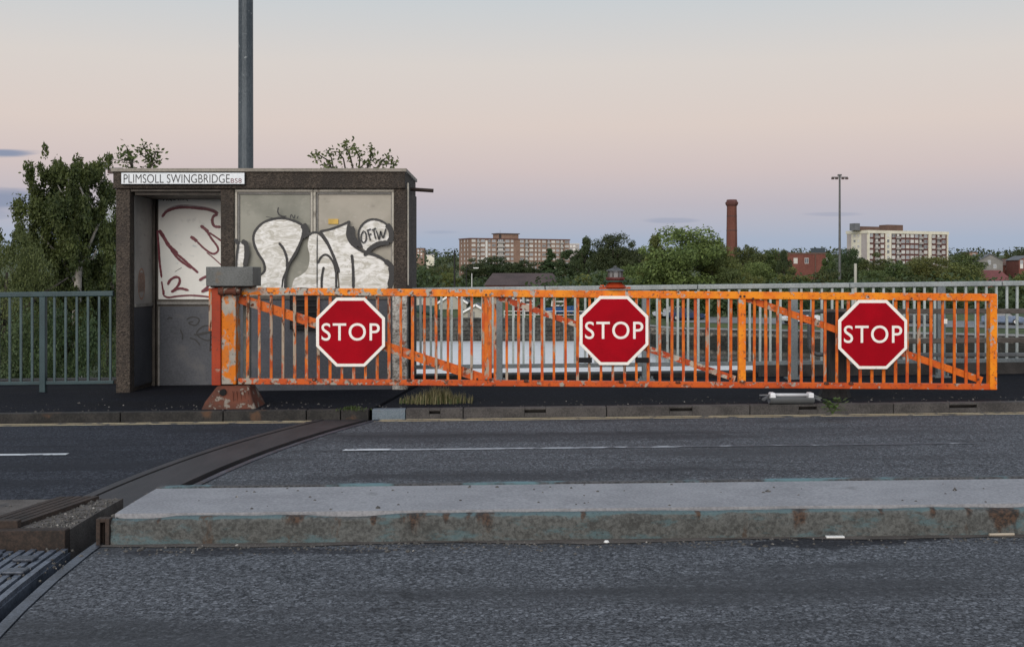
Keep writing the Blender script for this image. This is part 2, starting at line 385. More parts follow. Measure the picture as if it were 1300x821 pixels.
# ================================================================== large structure
def xg(Y):
    if Y > 12.05: return (12-math.sqrt(14.34**2-5.05**2))+(Y-12.05)*.09
    return 12-math.sqrt(14.34**2-(max(Y, -4.0)-7)**2)
def ys(a, b, n=24): return [a+(b-a)*i/n for i in range(n+1)]
def sheet(mb, Ys, xl, xr, z, nx=1, thick=0):
    """strip following the road's slope between two edges given as functions of Y"""
    vs = []; k = nx+1
    for Y in Ys:
        a, b = xl(Y), xr(Y)
        for i in range(k): x = a+(b-a)*i/nx; vs.append((x, Y, z+gz(x)))
    fs = [(j*k+i, j*k+i+1, (j+1)*k+i+1, (j+1)*k+i) for j in range(len(Ys)-1) for i in range(nx)]
    n = len(vs); mb.add(vs, fs)
    if thick:
        for side in (0, nx):
            e = [vs[j*k+side] for j in range(len(Ys))]; m = len(e)
            mb.add(e+[(x, y, q-thick) for x, y, q in e], [(i, i+1, m+i+1, m+i) for i in range(m-1)])
c = lambda v: (lambda Y: v)
# the ground: one low sheet out to the horizon (river bed and everything under the quays)
g = MB(); g.add([(-9000, -400, -9), (9000, -400, -9), (9000, 9000, -9), (-9000, 9000, -9)], [(0, 1, 2, 3)])
struct(g.build('ground', M['mud'], org=(0, 0, -9)))
b = MB(); sheet(b, ys(-9, 12.05, 40), lambda Y: xg(Y)+.09, c(45), 0, 6, .5); struct(b.build('road', M['asphalt'], org=(0, 0, 0)))
b = MB(); sheet(b, ys(6.47, 12.05, 24), c(-45), lambda Y: xg(Y)-.56, 0, 6, .5)
sheet(b, ys(-9, 6.47, 24), c(-45), lambda Y: xg(Y)-1.25, 0, 6, .5); struct(b.build('bridge_deck', M['deck'], org=(0, 0, 0)))
# steel edge of the swing bridge: plate, outer strip, gap, nosing
b = MB(); sheet(b, ys(7.42, 12.03, 24), lambda Y: xg(Y)-.47, lambda Y: xg(Y)-.055, .006, 1, .5); struct(b.build('bridge_end_plate', M['rustred'], org=(0, 0, 0)))
b = MB(); sheet(b, ys(7.42, 12.0, 24), lambda Y: xg(Y)-.555, lambda Y: xg(Y)-.485, .012, 1, .3); struct(b.build('bridge_end_strip', M['rustred'], org=(0, 0, 0)))
b = MB(); sheet(b, ys(-9, 12.03, 40), lambda Y: xg(Y)+.03, lambda Y: xg(Y)+.085, .006, 1, .5); struct(b.build('road_nosing', M['steelblue'], org=(0, 0, 0)))
# ribbed steel of the near carriageway
b = MB(); sheet(b, ys(-9, 6.4, 24), lambda Y: xg(Y)-1.25, lambda Y: xg(Y)-.065, -.02, 1, .4)
plate = struct(b.build('ribbed_plate', M['ribsteel'], org=(0, 0, 0)))
for i in range(21):
    o_ = -.07-i*.056; b = MB(); sheet(b, ys(-1, 6.38-.02*(i % 3), 20), lambda Y: xg(Y)+o_-.034, lambda Y: xg(Y)+o_, .006, 1, .028)
    b.build('rib', M['ribsteel'], plate)
for X, Y in ((-2.52, 6.12), (-2.62, 5.85), (-2.46, 5.86), (-2.74, 6.2), (-2.5, 5.5), (-2.75, 5.55)):
    b = MB(); b.box(X-.055, X+.055, Y-.04, Y+.04, .007, .024, True); b.build('stud', M['steelblue'], plate, bevel=.006)
# what stands in for the traffic island on the bridge side
b = MB(); sheet(b, ys(6.5, 7.40, 12), c(-45), lambda Y: xg(Y)-.10, .085, 1, .4); struct(b.build('bridge_island', M['dirt'], org=(0, 0, 0)))
b = MB(); b.box(-45, xg(6.45)-.10, 6.42, 6.497, -.3, .097, True); struct(b.build('rusty_edge_beam', M['rust'], org=(0, 0, 0), bevel=.006))
rs = thing('rusty_angle', 'rusty ridged steel strips lying across the end of the bridge island', 'steel strips', (-2.9, 6.9, .06))
for i in range(5):
    b = MB(); x0 = -2.98+i*.052; b.add([(x0+dx+sh, y, z+gz(x0)) for z in (.086, .112) for y, sh in ((6.56, 0), (7.36, .16)) for dx in (0, .04)],
        [(4, 5, 7, 6), (0, 1, 5, 4), (1, 3, 7, 5), (3, 2, 6, 7), (2, 0, 4, 6)]); b.build('strip', M['rust'], rs)
b = MB(); b.box(-3.3, -2.72, 6.50, 6.555, .088, .135, True); b.build('front_bar', M['rust'], rs, bevel=.005)

# the traffic island on the right: kerb, slab, far kerb
IZ = .156
isl = struct(thing('traffic_island', '', '', (-2.2, 6.9, 0))); del isl['label']; del isl['category']
rnd = random.Random(5)
b = MB(); nx = 700; x0, x1 = -2.2, 14.0
prof = [(6.475, -.02), (6.472, .03), (6.468, .07), (6.466, .11), (6.468, .132), (6.478, .144), (6.50, .149), (6.522, .147), (6.53, .08)]
vs = []
for i in range(nx+1):
    x = x0+(x1-x0)*i/nx
    chip = max(0, mnoise.noise((x*1.7, 3.1, 0))-.18)*.05
    for y, z in prof:
        d = mnoise.noise((x*6, y*9, z*26))*.010+mnoise.noise((x*22, y*9, z*50))*.004
        zz = z+(mnoise.noise((x*5, 7, y*20))*.006-chip*(1 if z > .12 else 0)); yy = y+d+(chip*1.2 if .05 < z < .153 else 0)
        vs.append((x, yy, zz+gz(x)))
k = len(prof); b.add(vs, [(i*k+j, (i+1)*k+j, (i+1)*k+j+1, i*k+j+1) for i in range(nx) for j in range(k-1)])
b.box(14.0, 45, 6.47, 6.525, -.02, .149, True)
b.build('front_kerb', M['kerbface'], isl, smooth=True)
b = MB(); sheet(b, ys(6.556, 7.33, 6), lambda Y: xg(Y)+.13, c(45), IZ, 40, .3)
for yy in (6.556, 7.33):
    e = [(x, yy, z) for x in (xg(yy)+.13, 45) for z in (IZ+gz(x), -.2+gz(x))]; b.add(e, [(0, 2, 3, 1)])
b.build('slab', M['slab'], isl)
b = MB(); b.box(xg(7.35)+.12, 45, 7.365, 7.42, -.02, .160, True); 
def kerb_top():
    m = bpy.data.materials.new('rear_kerb_paint'); m.use_nodes = True; t = NT(m)
    col = t.mix(t.step(t.noise(50, 4), .35, .65), (.03, .031, .034), (.09, .09, .095))
    col = t.mix(t.step(t.noise(1.7, 7, rough=.6), .53, .62, 0, .85), col, (.12, .22, .245)); t.out(col, .85, t.noise(60, 3), .4, .004); return m
b.build('rear_kerb', kerb_top(), isl)
b = MB(); sheet(b, ys(6.48, 7.40, 8), lambda Y: xg(Y)+.09, lambda Y: xg(Y)+.128, .128, 1, .2); b.build('end_fill', M['dirt'], isl)
b = MB(); xa = xg(6.47)+.055
b.box(xa, xa+.022, 6.46, 6.52, 0, .148, True); b.box(-2.225, -2.203, 6.46, 6.52, 0, .148, True); b.box(xa+.022, -2.225, 6.46, 6.52, .128, .148, True)
b.box(xa+.022, -2.225, 6.50, 6.52, 0, .128, True); b.build('end_box', M['rust'], isl, bevel=.003)
PZ_ = .10
# loose gravel at the island's end and along the kerb
def pebbles(name, spots, rmin, rmax, mat, seed=1):
    q = random.Random(seed); b = MB()
    for x, y, z in spots:
        r = q.uniform(rmin, rmax)*(1.6 if q.random() < .1 else 1); a = q.random()*6
        ring = [(x+r*math.cos(a+j*1.257)*q.uniform(.7, 1.2), y+r*math.sin(a+j*1.257)*q.uniform(.7, 1.2), z+r*.3) for j in range(5)]
        b.add(ring+[(x, y, z+r*q.uniform(.7, 1.0))]+[(p[0], p[1], z-.004) for p in ring],
              [(j, (j+1) % 5, 5) for j in range(5)]+[(6+j, 6+(j+1) % 5, (j+1) % 5, j) for j in range(5)])
    return stuff(b.build(name, mat, org=(0, 0, 0)))
q = random.Random(3); sp_ = []
for _ in range(420):
    Y = q.uniform(6.52, 7.38); x = xg(Y)-.11-abs(q.gauss(0, .22)); sp_.append((x, Y, .087+gz(x)))
for _ in range(120):
    Y = q.uniform(6.5, 7.38); x = xg(Y)+q.uniform(.092, .15); sp_.append((x, Y, .130+gz(x)))
for _ in range(500):
    x = -2.2+abs(q.gauss(0, 1))*3.4; Y = 6.44-abs(q.gauss(0, .10)); sp_.append((x, Y, gz(x)))
for _ in range(70):
    x = q.uniform(-2.2, 5.5); Y = q.uniform(6.6, 7.3); sp_.append((x, Y, IZ+gz(x)))
for _ in range(260):
    x = q.uniform(-6, 6.5); Y = 12.2+abs(q.gauss(0, .35)); sp_.append((x, Y, PZ_+gz(x)))
for _ in range(110):
    x = q.uniform(-2, 5.5); Y = 7.36+q.gauss(0, .02); sp_.append((x, Y, .146+gz(x)))
for _ in range(120):
    x = q.uniform(-3.2, -2.25); Y = q.uniform(5.7, 6.4); sp_.append((x, Y, .004+gz(x)))
pebbles('gravel', sp_, .004, .0105, M['gravel'])
# dirt swept against the kerb, damp stains
def blot(name, cx, cy, rx, ry, z, mat, seed):
    q = random.Random(seed); n = 46; b = MB(); pts = []
    for j in range(n):
        a = 2*math.pi*j/n; r = 1+.35*mnoise.noise((math.cos(a)*2.2+seed, math.sin(a)*2.2, 0))+.18*mnoise.noise((math.cos(a)*7, math.sin(a)*7, seed))
        x = cx+rx*r*math.cos(a); pts.append((x, cy+ry*r*math.sin(a), z+gz(x)))
    b.add(pts+[(cx, cy, z+gz(cx))], [(j, (j+1) % n, n) for j in range(n)]); return struct(b.build(name, mat))
b = MB(); n = 500; vs = []
for i in range(n+1):
    x = -2.25+16*i/n; w = .075+.07*max(-.6, mnoise.noise((x*1.1, 0, 0)))+.03*mnoise.noise((x*6, 1, 0))
    vs += [(x, 6.474, .004+gz(x)), (x, 6.474-w, .004+gz(x))]
b.add(vs, [(2*i, 2*i+1, 2*i+3, 2*i+2) for i in range(n)]); struct(b.build('kerb_dirt', M['dirt'], org=(0, 0, 0)))

# painted lines
b = MB(); sheet(b, [9.88, 9.945], lambda Y: xg(Y)+.66, c(3.9), .004, 1); struct(b.build('centre_line', M['worn_line'], org=(0, 0, 0)))
b = MB(); sheet(b, [9.865, 9.955], lambda Y: xg(Y)+.63, lambda Y: xg(Y)+1.02, .008, 1); struct(b.build('centre_line_fresh', M['white_line'], org=(0, 0, 0)))
b = MB(); sheet(b, [9.84, 9.93], c(-8.3), c(-3.72), .004, 1); struct(b.build('deck_line', M['white_line'], org=(0, 0, 0)))
for y0 in (11.86, 11.97):
    b = MB(); sheet(b, [y0, y0+.055], lambda Y: xg(Y)+.1, c(45), .004, 1); struct(b.build('yellow_line', M['yellow'], org=(0, 0, 0)))
    b = MB(); sheet(b, [y0-.02, y0+.035], c(-45), lambda Y: xg(Y)-.56, .004, 1); struct(b.build('yellow_line', M['yellow'], org=(0, 0, 0)))

# pavement and its kerb
PZ = .10
b = MB(); sheet(b, ys(12.18, 15.38, 8), lambda Y: xg(Y)+.03, c(45), PZ, 4, .5); struct(b.build('pavement', M['pave'], org=(0, 0, 0)))
b = MB(); sheet(b, ys(12.18, 15.38, 8), c(-45), lambda Y: xg(Y)-.03, PZ, 4, .5); struct(b.build('bridge_pavement', M['pave'], org=(0, 0, 0)))
kb = struct(thing('kerb', '', '', (-1.4, 12.11, 0))); del kb['label']; del kb['category']
def kerbstone(px0, px1, mat, slot=None):
    X = lambda px: (px-650)/124.4
    a, e = X(px0)+.004, X(px1)-.004; b = MB(); y0, y1, z0, z1 = 12.05, 12.175, -.05, PZ+.004
    if slot is None: b.box(a, e, y0, y1, z0, z1, True)
    else:
        s0, s1 = X(slot[0]), X(slot[1])
        b.box(a, s0, y0, y1, z0, z1, True); b.box(s1, e, y0, y1, z0, z1, True)
        b.box(s0, s1, y0, y1, .080, z1, True); b.box(s0, s1, y0, y1, z0, .050, True); b.box(s0, s1, y1-.02, y1-.002, .050, .080, True)
    return b.build('kerbstone', mat, kb, bevel=.006)
kerbstone(472, 515, M['kerbblue']); kerbstone(515, 588, M['kerb'], (545, 559))
kx = 588
for sl in ((666, 693), (850, 879), (1014, 1037), (1205, 1240), None):
    kerbstone(kx, kx+182, M['kerb'], sl); kx += 182
kerbstone(kx, 5000, M['kerb'])
bk = struct(thing('bridge_kerb', '', '', (-2, 12.12, 0))); del bk['label']; del bk['category']
for x0, x1 in ((-45, -8), (-8, -6), (-6, -4), (-4, -2.95), (-2.95, -2.1), (-2.1, -1.75), (-1.75, xg(12.05)-.04)):
    b = MB(); b.box(x0+.005, x1-.005, 12.06, 12.175, -.05, PZ+.003, True); b.build('kerbstone', M['kerbdark'], bk, bevel=.008)
b = MB(); b.box(-45, 3.2, 15.39, 15.72, -9, .165, True); struct(b.build('quay_edge', M['kerbdark'], org=(0, 15.5, -9), bevel=.02))
b = MB(); b.box(3.21, 45, 15.39, 15.72, -9, .27, True); struct(b.build('quay_upstand', M['kerb'], org=(0, 15.5, -9), bevel=.02))
# solid under the road so that no light comes up through the joint
b = MB(); b.box(-45, 45, -9, 15.3, -9, -1.2); struct(b.build('quay', M['stone'], org=(0, 0, -9)))

# water
b = MB(); b.add([(-700, 15.0, -5.95), (700, 15.0, -5.95), (700, 170, -5.95), (-700, 170, -5.95)], [(0, 1, 2, 3)])
m = bpy.data.materials.new('basin_water'); m.use_nodes = True; t = NT(m)
n1 = t.noise(1.2, 4, (.5, 1.6, 1)); n2 = t.noise(.35, 3, (.5, 1.4, 1))
px_, py_, _ = t.xyz()
calm_reflection = t.math('MULTIPLY', t.step(px_, 11.5, 15.5), t.step(py_, 96, 104))     # smooth water under the right bank; also masks the painted dark reflection
t.out((.34, .36, .38), t.math('SUBTRACT', .30, t.math('MULTIPLY', calm_reflection, .27)), t.math('MULTIPLY', t.math('ADD', n1, t.math('MULTIPLY', n2, 1.4)), t.math('SUBTRACT', 1.0, t.math('MULTIPLY', calm_reflection, .99))), .8, .35, spec=1.0); t.b.inputs['IOR'].default_value = 1.9
t.link(t.mix(calm_reflection, (.74, .74, .74), (.02, .024, .022)), t.b.inputs['Base Color'])  # bright sky and dark bank reflections are put into the base colour
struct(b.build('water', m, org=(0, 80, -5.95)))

# far bank
def ybank(x):
    return 134.0 if x < 14 else max(104.0, 134-.5*(x-14)) if x < 74 else 104.0
def ztop(x): u = min(1, max(0, (x-8)/10)); return -3.45+(-4.45+3.45)*u
def hill(x, y):
    far = max(0, min(1, (y-750)/900)); far = far*far*(3-2*far)
    return far*(26+9*mnoise.noise((x*.0016, y*.0012, 1))+5*mnoise.noise((x*.006, y*.004, 4)))
XS = sorted(set([round(-4000+i*400) for i in range(21)]+[-300+i*10 for i in range(61)]+[14, 74]))
DY = [0, 2, 5, 9, 14, 20, 28, 40, 60, 90, 140, 220, 330, 480, 640, 760, 860, 960, 1080, 1200, 1350, 1600, 2200, 3500, 6500]
b = MB(); k = len(XS); vs = []
for dy in DY:
    for x in XS:
        y = ybank(x)+dy; rise = (3.6+ztop(x)*0+ (-ztop(x)-3.45))*min(1, dy/330)+min(1.2, max(0, dy-5)*.09)
        vs.append((x, y, ztop(x)+rise+hill(x, y)))
b.add(vs, [(j*k+i, j*k+i+1, (j+1)*k+i+1, (j+1)*k+i) for j in range(len(DY)-1) for i in range(k-1)])
ml = bpy.data.materials.new('far_land'); ml.use_nodes = True; t = NT(ml)
X_, Y_, Z_ = t.xyz(); n = t.noise(.12, 5); n2 = t.noise(1.6, 4)
col = t.mix(t.step(t.math('ADD', t.math('MULTIPLY', n, .5), t.math('MULTIPLY', n2, .5)), .38, .62), (.03, .045, .016), (.085, .11, .038))
t.out(col, .95, n2, .5, .3)
struct(b.build('far_bank', ml, org=(0, 134, -5)))
def land_z(x, y):
    dy = max(0, y-ybank(x)); return ztop(x)+(3.6-ztop(x)-3.45)*min(1, dy/330)+min(1.2, max(0, dy-5)*.09)+hill(x, y)
# path along the right bank
b = MB(); vs = []
xs = [4+i*2 for i in range(60)]
for x in xs:
    for dy in (8.0, 13.0): vs.append((x, ybank(x)+dy, land_z(x, ybank(x)+dy)+.06))
b.add(vs, [(2*i, 2*i+2, 2*i+3, 2*i+1) for i in range(len(xs)-1)]); struct(b.build('bank_path', M['path'], org=(30, 130, -4)))
# bank walls: courses of rough stones
def bankwall(name, x0, x1, mat, zt, step, seed, label):
    w = thing(name, label, 'wall', (x0, ybank(x0), -6.2)); q = random.Random(seed)
    core = MB(); xs = [x0+(x1-x0)*i/40 for i in range(41)]; vs = []
    for x in xs: y = ybank(x); vs += [(x, y-.05, -6.6), (x, y-.05, zt(x)-.05), (x, y+.8, zt(x)-.05)]
    core.add(vs, [(3*i, 3*i+3, 3*i+4, 3*i+1) for i in range(40)]+[(3*i+1, 3*i+4, 3*i+5, 3*i+2) for i in range(40)]); core.build('wall_core', M['stone'], w)
    st = MB(); h = .5; row = 0; z = -6.3
    while True:
        x = x0-q.random()
        if z > min(zt(x0), zt(x1)) and z > max(zt(x0), zt(x1))-.2: break
        while x < x1:
            l = step*q.uniform(.6, 1.3)
            if z+h*.8 < zt(x)+.05 and x+l < x1+1:
                p0 = q.uniform(.02, .16); y0, y1 = ybank(x)-.05, ybank(x+l)-.05
                a = Vector((x+.04, y0-p0/2, z+h/2)); e = Vector((x+l-.04, y1-p0/2, z+h/2)); st.beam(a, e, p0+.1, h-.07+q.uniform(-.05, .04))
            x += l
        z += h
    stuff(st.build('facing_stones', mat, w))
    cp = MB(); vs = []
    for x in xs: y = ybank(x); vs += [(x, y-.25, zt(x)-.02), (x, y-.25, zt(x)+.14), (x, y+.7, zt(x)+.14)]
    cp.add(vs, [(3*i, 3*i+3, 3*i+4, 3*i+1) for i in range(40)]+[(3*i+1, 3*i+4, 3*i+5, 3*i+2) for i in range(40)]); cp.build('coping', M['path'] if mat is M['stonelight'] else M['stone'], w)
bankwall('quay_wall', -60, 14, M['stone'], ztop, 1.4, 4, 'long dark stone quay wall below the cream boathouses across the water')
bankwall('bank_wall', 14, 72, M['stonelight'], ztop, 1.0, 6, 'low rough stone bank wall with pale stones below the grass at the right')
# wooded bank on the left, beyond the teal railing
b = MB(); vs = []; xs = [-200, -120, -80, -60, -45, -35, -25, -18, -12, -8]
for Y in (16, 18, 22, 30, 45, 70, 100, 133):
    for x in xs:
        xx = x-max(0, (Y-16))*.22 if x > -60 else x
        e = 1 if x < -9 else 0
        vs.append((xx, Y, -6.3 if not e else -2.2+.4*mnoise.noise((xx*.2, Y*.2, 0))))
k = len(xs); b.add(vs, [(j*k+i, j*k+i+1, (j+1)*k+i+1, (j+1)*k+i) for j in range(7) for i in range(k-1)])
struct(b.build('wooded_bank', M['land'], org=(-30, 40, -5)))
# ================================================================== the barrier gate
OR1, OR2 = (.64, .150, .008), (.47, .064, .008)
PRIM, RUST = (.40, .37, .32), (.10, .035, .016)
M['or_top'] = mat_paint('orange_top_paint', (.84, .27, .008), (.72, .15, .008), PRIM, RUST, .57, .63, 11, (-3.6, .6, .13), .45, .54)
M['or_bar'] = mat_paint('orange_bar_paint', OR1, OR2, (.36, .29, .22), RUST, .57, .65, 13, (-3.6, 3.0, .10), .5, .53, stretch=(1, 1, .3))
M['or_low'] = mat_paint('red_orange_paint', (.58, .098, .010), (.47, .062, .010), (.34, .30, .25), RUST, .57, .63, 11, (-3.4, 1.0, .09), .5, .52)
M['or_brace'] = mat_paint('brace_paint', (.66, .145, .010), (.50, .072, .010), (.36, .32, .26), RUST, .56, .62, 9, (-2.6, 3.8, .03), .5, .52)
M['or_worn'] = mat_paint('worn_brace_paint', (.46, .066, .012), (.30, .038, .012), (.45, .40, .33), RUST, .48, .53, 12, None, .55)
M['or_red'] = mat_paint('red_oxide_post', (.36, .045, .012), (.26, .03, .012), (.33, .26, .2), RUST, .60, .66, 5, None, .55)
M['or_pale'] = mat_paint('peeling_pale_post', (.42, .385, .33), (.30, .28, .24), (.62, .17, .015), RUST, .50, .56, 5, None, .6, stretch=(1, 1, .7))
M['pedestal'] = mat_paint('rusty_pedestal', (.13, .042, .024), (.06, .028, .02), (.22, .19, .16), (.045, .025, .02), .55, .6, 9, None, .75)
M['greymetal'] = mat_speckle('grey_cap_metal', (.07, .074, .072), (.125, .13, .128), 3, 60, .55, metal=.2, c3=(.13, .10, .07), s3=5)
GY = 12.5
def G(px, py, y=GY): return Vector(((px-650)/120.0, y, EYE+(HY-py)/120.0))
gate = thing('barrier_gate', 'long orange barred road gate with flaking paint spanning the pavement behind the road', 'gate', (G(300, 500).x, GY, PZ))
topy = lambda px: 369.5+(px-300)*.0082; boty = lambda px: 483.5+(px-300)*.0075
def rail(name, px0, px1, fy, h, d, mat, y=GY):
    n = 14; b = MB()
    b.beam(G(px0, fy(px0), y), G(px1, fy(px1), y), d, h); return b.build(name, mat, gate, bevel=.006)
rail('top_rail', 303, 1264, topy, .078, .075, M['or_top'])
rail('bottom_rail', 303, 1262, boty, .062, .075, M['or_low'])
tmp = MB(); tmp.box(-.015, .015, -.008, .008, 0, 1); barme = local_mesh('bar', tmp, M['or_bar'])
stiles = (619.7, 941.5)
q = random.Random(8); px = 314.5; nbar = 0
while px < 1246:
    if min(abs(px-s) for s in stiles) > 5:
        b0 = G(px, boty(px)-3.6); t0 = G(px, topy(px)+4.6)
        o = place(barme, 'bar', gate, b0-ORG[gate]+Vector((0, q.uniform(-.004, .004), 0)), (0, R(q.uniform(-.25, .25)), R(q.uniform(-4, 4))), (q.uniform(.85, 1.08), 1, t0.z-b0.z)); nbar += 1
    px += 14.95
for s in stiles:
    b = MB(); b.beam(G(s, boty(s)-3.8), G(s, topy(s)+4.8), .078, .07, up=(0, 1, 0)); b.build('stile', M['or_top'] if s > 900 else M['or_bar'], gate, bevel=.005)
b = MB(); a0 = G(1259, boty(1259)+3.4); a1 = G(1259, topy(1259)-3.8)
b.beam(a0, a1, .075, .11, up=(0, 1, 0)); b.build('end_stile', M['or_top'], gate, bevel=.006)
for (p0, p1, h, mt) in (((303, 379), (615, 481), .10, 'or_brace'), ((628, 376), (934, 481), .062, 'or_worn'), ((946, 378), (1248, 483), .072, 'or_brace')):
    b = MB(); A, B = G(*p0, GY+.028), G(*p1, GY+.028); b.beam(A, B, .014, h); b.build('brace', M[mt], gate, bevel=.002)
for bx, by in ((311, 376), (606, 480.5), (638, 377), (926, 480), (955, 379), (1240, 481), (617, 374), (622.5, 374), (939, 376), (944, 376), (617, 481), (622.5, 481), (939, 484), (944, 484), (1259, 379), (1259, 484)):
    p = G(bx, by, GY-.038); b = MB(); b.tube([p, p+Vector((0, -.012, 0))], .013, 6); b.build('bolt', M['pedestal'], gate)
for bx, w in ((668, 5), (788, 6), (860, 4), (1048, 7), (1079, 7), (400, 5), (520, 4)):
    b = MB(); p0 = G(bx, boty(bx)-2.8, GY-.03); b.lathe((p0.x, p0.y, p0.z-.012), [(.02, 0), (.034, .008), (.018, .03)], 7); b.build('weld_lump', M['pedestal'], gate)
# signal lantern standing on the gate
lt = thing('gate_lantern', 'old iron lantern with slatted red body and hipped cap on top of the orange gate', 'lantern', G(781, 368))
lg = Vector(ORG[lt])
M['lantern'] = mat_speckle('lantern_iron', (.035, .03, .028), (.08, .07, .065), 20, 90, .6)
M['lanternroof'] = mat_speckle('lantern_roof', (.045, .046, .048), (.085, .088, .09), 20, 90, .5)
M['darkred'] = mat_speckle('dark_red_tray', (.09, .022, .02), (.16, .04, .032), 20, 90, .6)
M['green'] = mat_flat('dark_green_plate', (.02, .06, .045))
M['lglass'] = mat_flat('grimy_lantern_glass', (.20, .19, .18), .12, spec=.8)
U = lambda px: (px-781)/120.0
zz = lambda py: EYE+(HY-py)/120.0
b = MB(); b.lathe((lg.x, GY, 0), [(.105, zz(366)), (.12, zz(364.5)), (.10, zz(362)), (.075, zz(359.5)), (.07, zz(357.5))], 12); b.build('base', M['or_red'], lt)
b = MB(); b.box(lg.x-.17, lg.x+.16, GY-.04, GY+.04, zz(367), zz(364.2)); b.box(lg.x-.16, lg.x-.12, GY-.05, GY+.05, zz(364.2), zz(361.5)); b.build('bracket', M['or_low'], lt, bevel=.004)
b = MB(); b.lathe((lg.x, GY, 0), [(.125, zz(357.8)), (.125, zz(356.2))], 16); b.build('plate', M['green'], lt)
b = MB(); b.lathe((lg.x, GY, 0), [(.09, zz(356.2)), (.105, zz(354)), (.105, zz(352.2)), (.07, zz(352))], 8); b.build('tray', M['darkred'], lt)
b = MB(); b.lathe((lg.x, GY, 0), [(.070, zz(352)), (.070, zz(344.3))], 8); b.build('glass', M['lglass'], lt)
for j in range(8):
    a = 2*math.pi*(j+.5)/8; b = MB(); x, y = lg.x+.077*math.cos(a), GY+.077*math.sin(a)
    b.box(x-.006, x+.006, y-.006, y+.006, zz(352), zz(344)); b.build('slat', M['lantern'], lt)
b = MB(); b.lathe((lg.x, GY, 0), [(.102, zz(344.2)), (.10, zz(343.2)), (.045, zz(340.6)), (.022, zz(339.8)), (.022, zz(338)), (.008, zz(337.4))], 8); b.build('cap', M['lanternroof'], lt)

# gate post with pedestal, hinge and metal cap
post = thing('gate_post', 'thick red and cream peeling gate post on a rusty pedestal with a grey metal cap', 'gate post', (G(288, 500).x, GY, PZ-.03))
X = lambda px: (px-650)/120.0
b = MB(); b.box(X(271.5), X(283), GY-.10, GY+.16, zz(488), zz(365)); b.build('red_channel', M['or_red'], post, bevel=.008)
b = MB(); b.box(X(283)+.002, X(301.5), GY-.075, GY+.14, zz(487), zz(368)); b.build('pale_column', M['or_pale'], post, bevel=.008)
b = MB(); b.box(X(304), X(313), GY+.16, GY+.24, zz(482), zz(377)); b.build('rear_column', mat_paint('grey_rear_column', (.22, .23, .21), (.15, .155, .145), (.36, .34, .3), RUST, .56, .62, 8), post, bevel=.006)
b = MB(); b.box(X(265.5), X(270), GY-.02, GY+.02, zz(420), zz(366.5)); b.build('side_strip', M['or_bar'], post, bevel=.003)
b = MB()
for pyy in (425, 437, 443): b.tube([(X(267.5), GY-.015, zz(pyy)), (X(271.5), GY-.015, zz(pyy+1))], .012, 6)
b.tube([(X(268), GY-.01, zz(418)), (X(267), GY-.01, zz(446))], .006, 6); b.build('latch_chain', M['rust'], post)
zb = lambda py, x: zz(py)
v0 = [(X(262), GY-.24), (X(331), GY-.24), (X(331), GY+.30), (X(262), GY+.30)]
v1 = [(X(279), GY-.12), (X(319), GY-.12), (X(319), GY+.18), (X(279), GY+.18)]
b = MB(); zl, zt = PZ-.05, zz(488.5)
zm = zl+.085
vm = [(X(266), GY-.21), (X(327), GY-.21), (X(327), GY+.27), (X(266), GY+.27)]
b.add([(x, y, zl) for x, y in v0]+[(x, y, zm) for x, y in vm]+[(x, y, zt) for x, y in v1], [(i+4*k, (i+1) % 4+4*k, (i+1) % 4+4+4*k, i+4+4*k) for k in (0, 1) for i in range(4)]+[(8, 9, 10, 11)])
ped = b.build('pedestal', M['pedestal'], post, bevel=.02)
b = MB(); b.tube([(X(288), GY-.182, zz(496)), (X(288), GY-.13, zz(496))], .035, 12); b.build('bolt_hole', M['black'], ped)
b = MB()
for i in range(5): b.tube([(X(300+i*4.5), GY-.175+.004*i, zz(494)), (X(302+i*5), GY-.205+.004*i, zz(506))], .006, 5)
b.build('drips', M['pedestal'], ped)
b = MB(); b.tube([(X(281), GY-.12, zz(369.5)), (X(309), GY-.12, zz(369.5))], .036, 12); b.tube([(X(284), GY-.12, zz(369.5)), (X(288), GY-.12, zz(369.5))], .05, 12); b.tube([(X(300), GY-.12, zz(369.5)), (X(304), GY-.12, zz(369.5))], .05, 12)
b.build('hinge', M['pedestal'], post)
b = MB(); b.box(X(271), X(322), GY-.13, GY+.15, zz(364.8), zz(363)); b.build('cap_bracket', M['rust'], post)
b = MB(); b.box(X(267), X(326), GY-.18, GY+.22, zz(363), zz(338.8)); b.build('cap', M['greymetal'], post, bevel=.006)

# dark rest post under the free end
rp = thing('rest_post', 'dark tarred timber post with flared foot behind the right hand stop sign', 'post', (X(1060), GY+.30, PZ))
M['tar'] = mat_speckle('tarred_timber', (.010, .010, .010), (.028, .026, .025), 8, 70, .8, stretch=(1, 1, .2))
x0 = X(1060)*1.024
b = MB(); b.box(x0-.095, x0+.095, GY+.22, GY+.40, PZ, zz(394)*1.0-.02); b.build('shaft', M['tar'], rp, bevel=.012)
b = MB(); b.lathe((x0, GY+.31, PZ+gz(x0)-.02), [(.19, 0), (.16, .07), (.13, .17), (.10, .20)], 10); b.build('foot', M['tar'], rp)

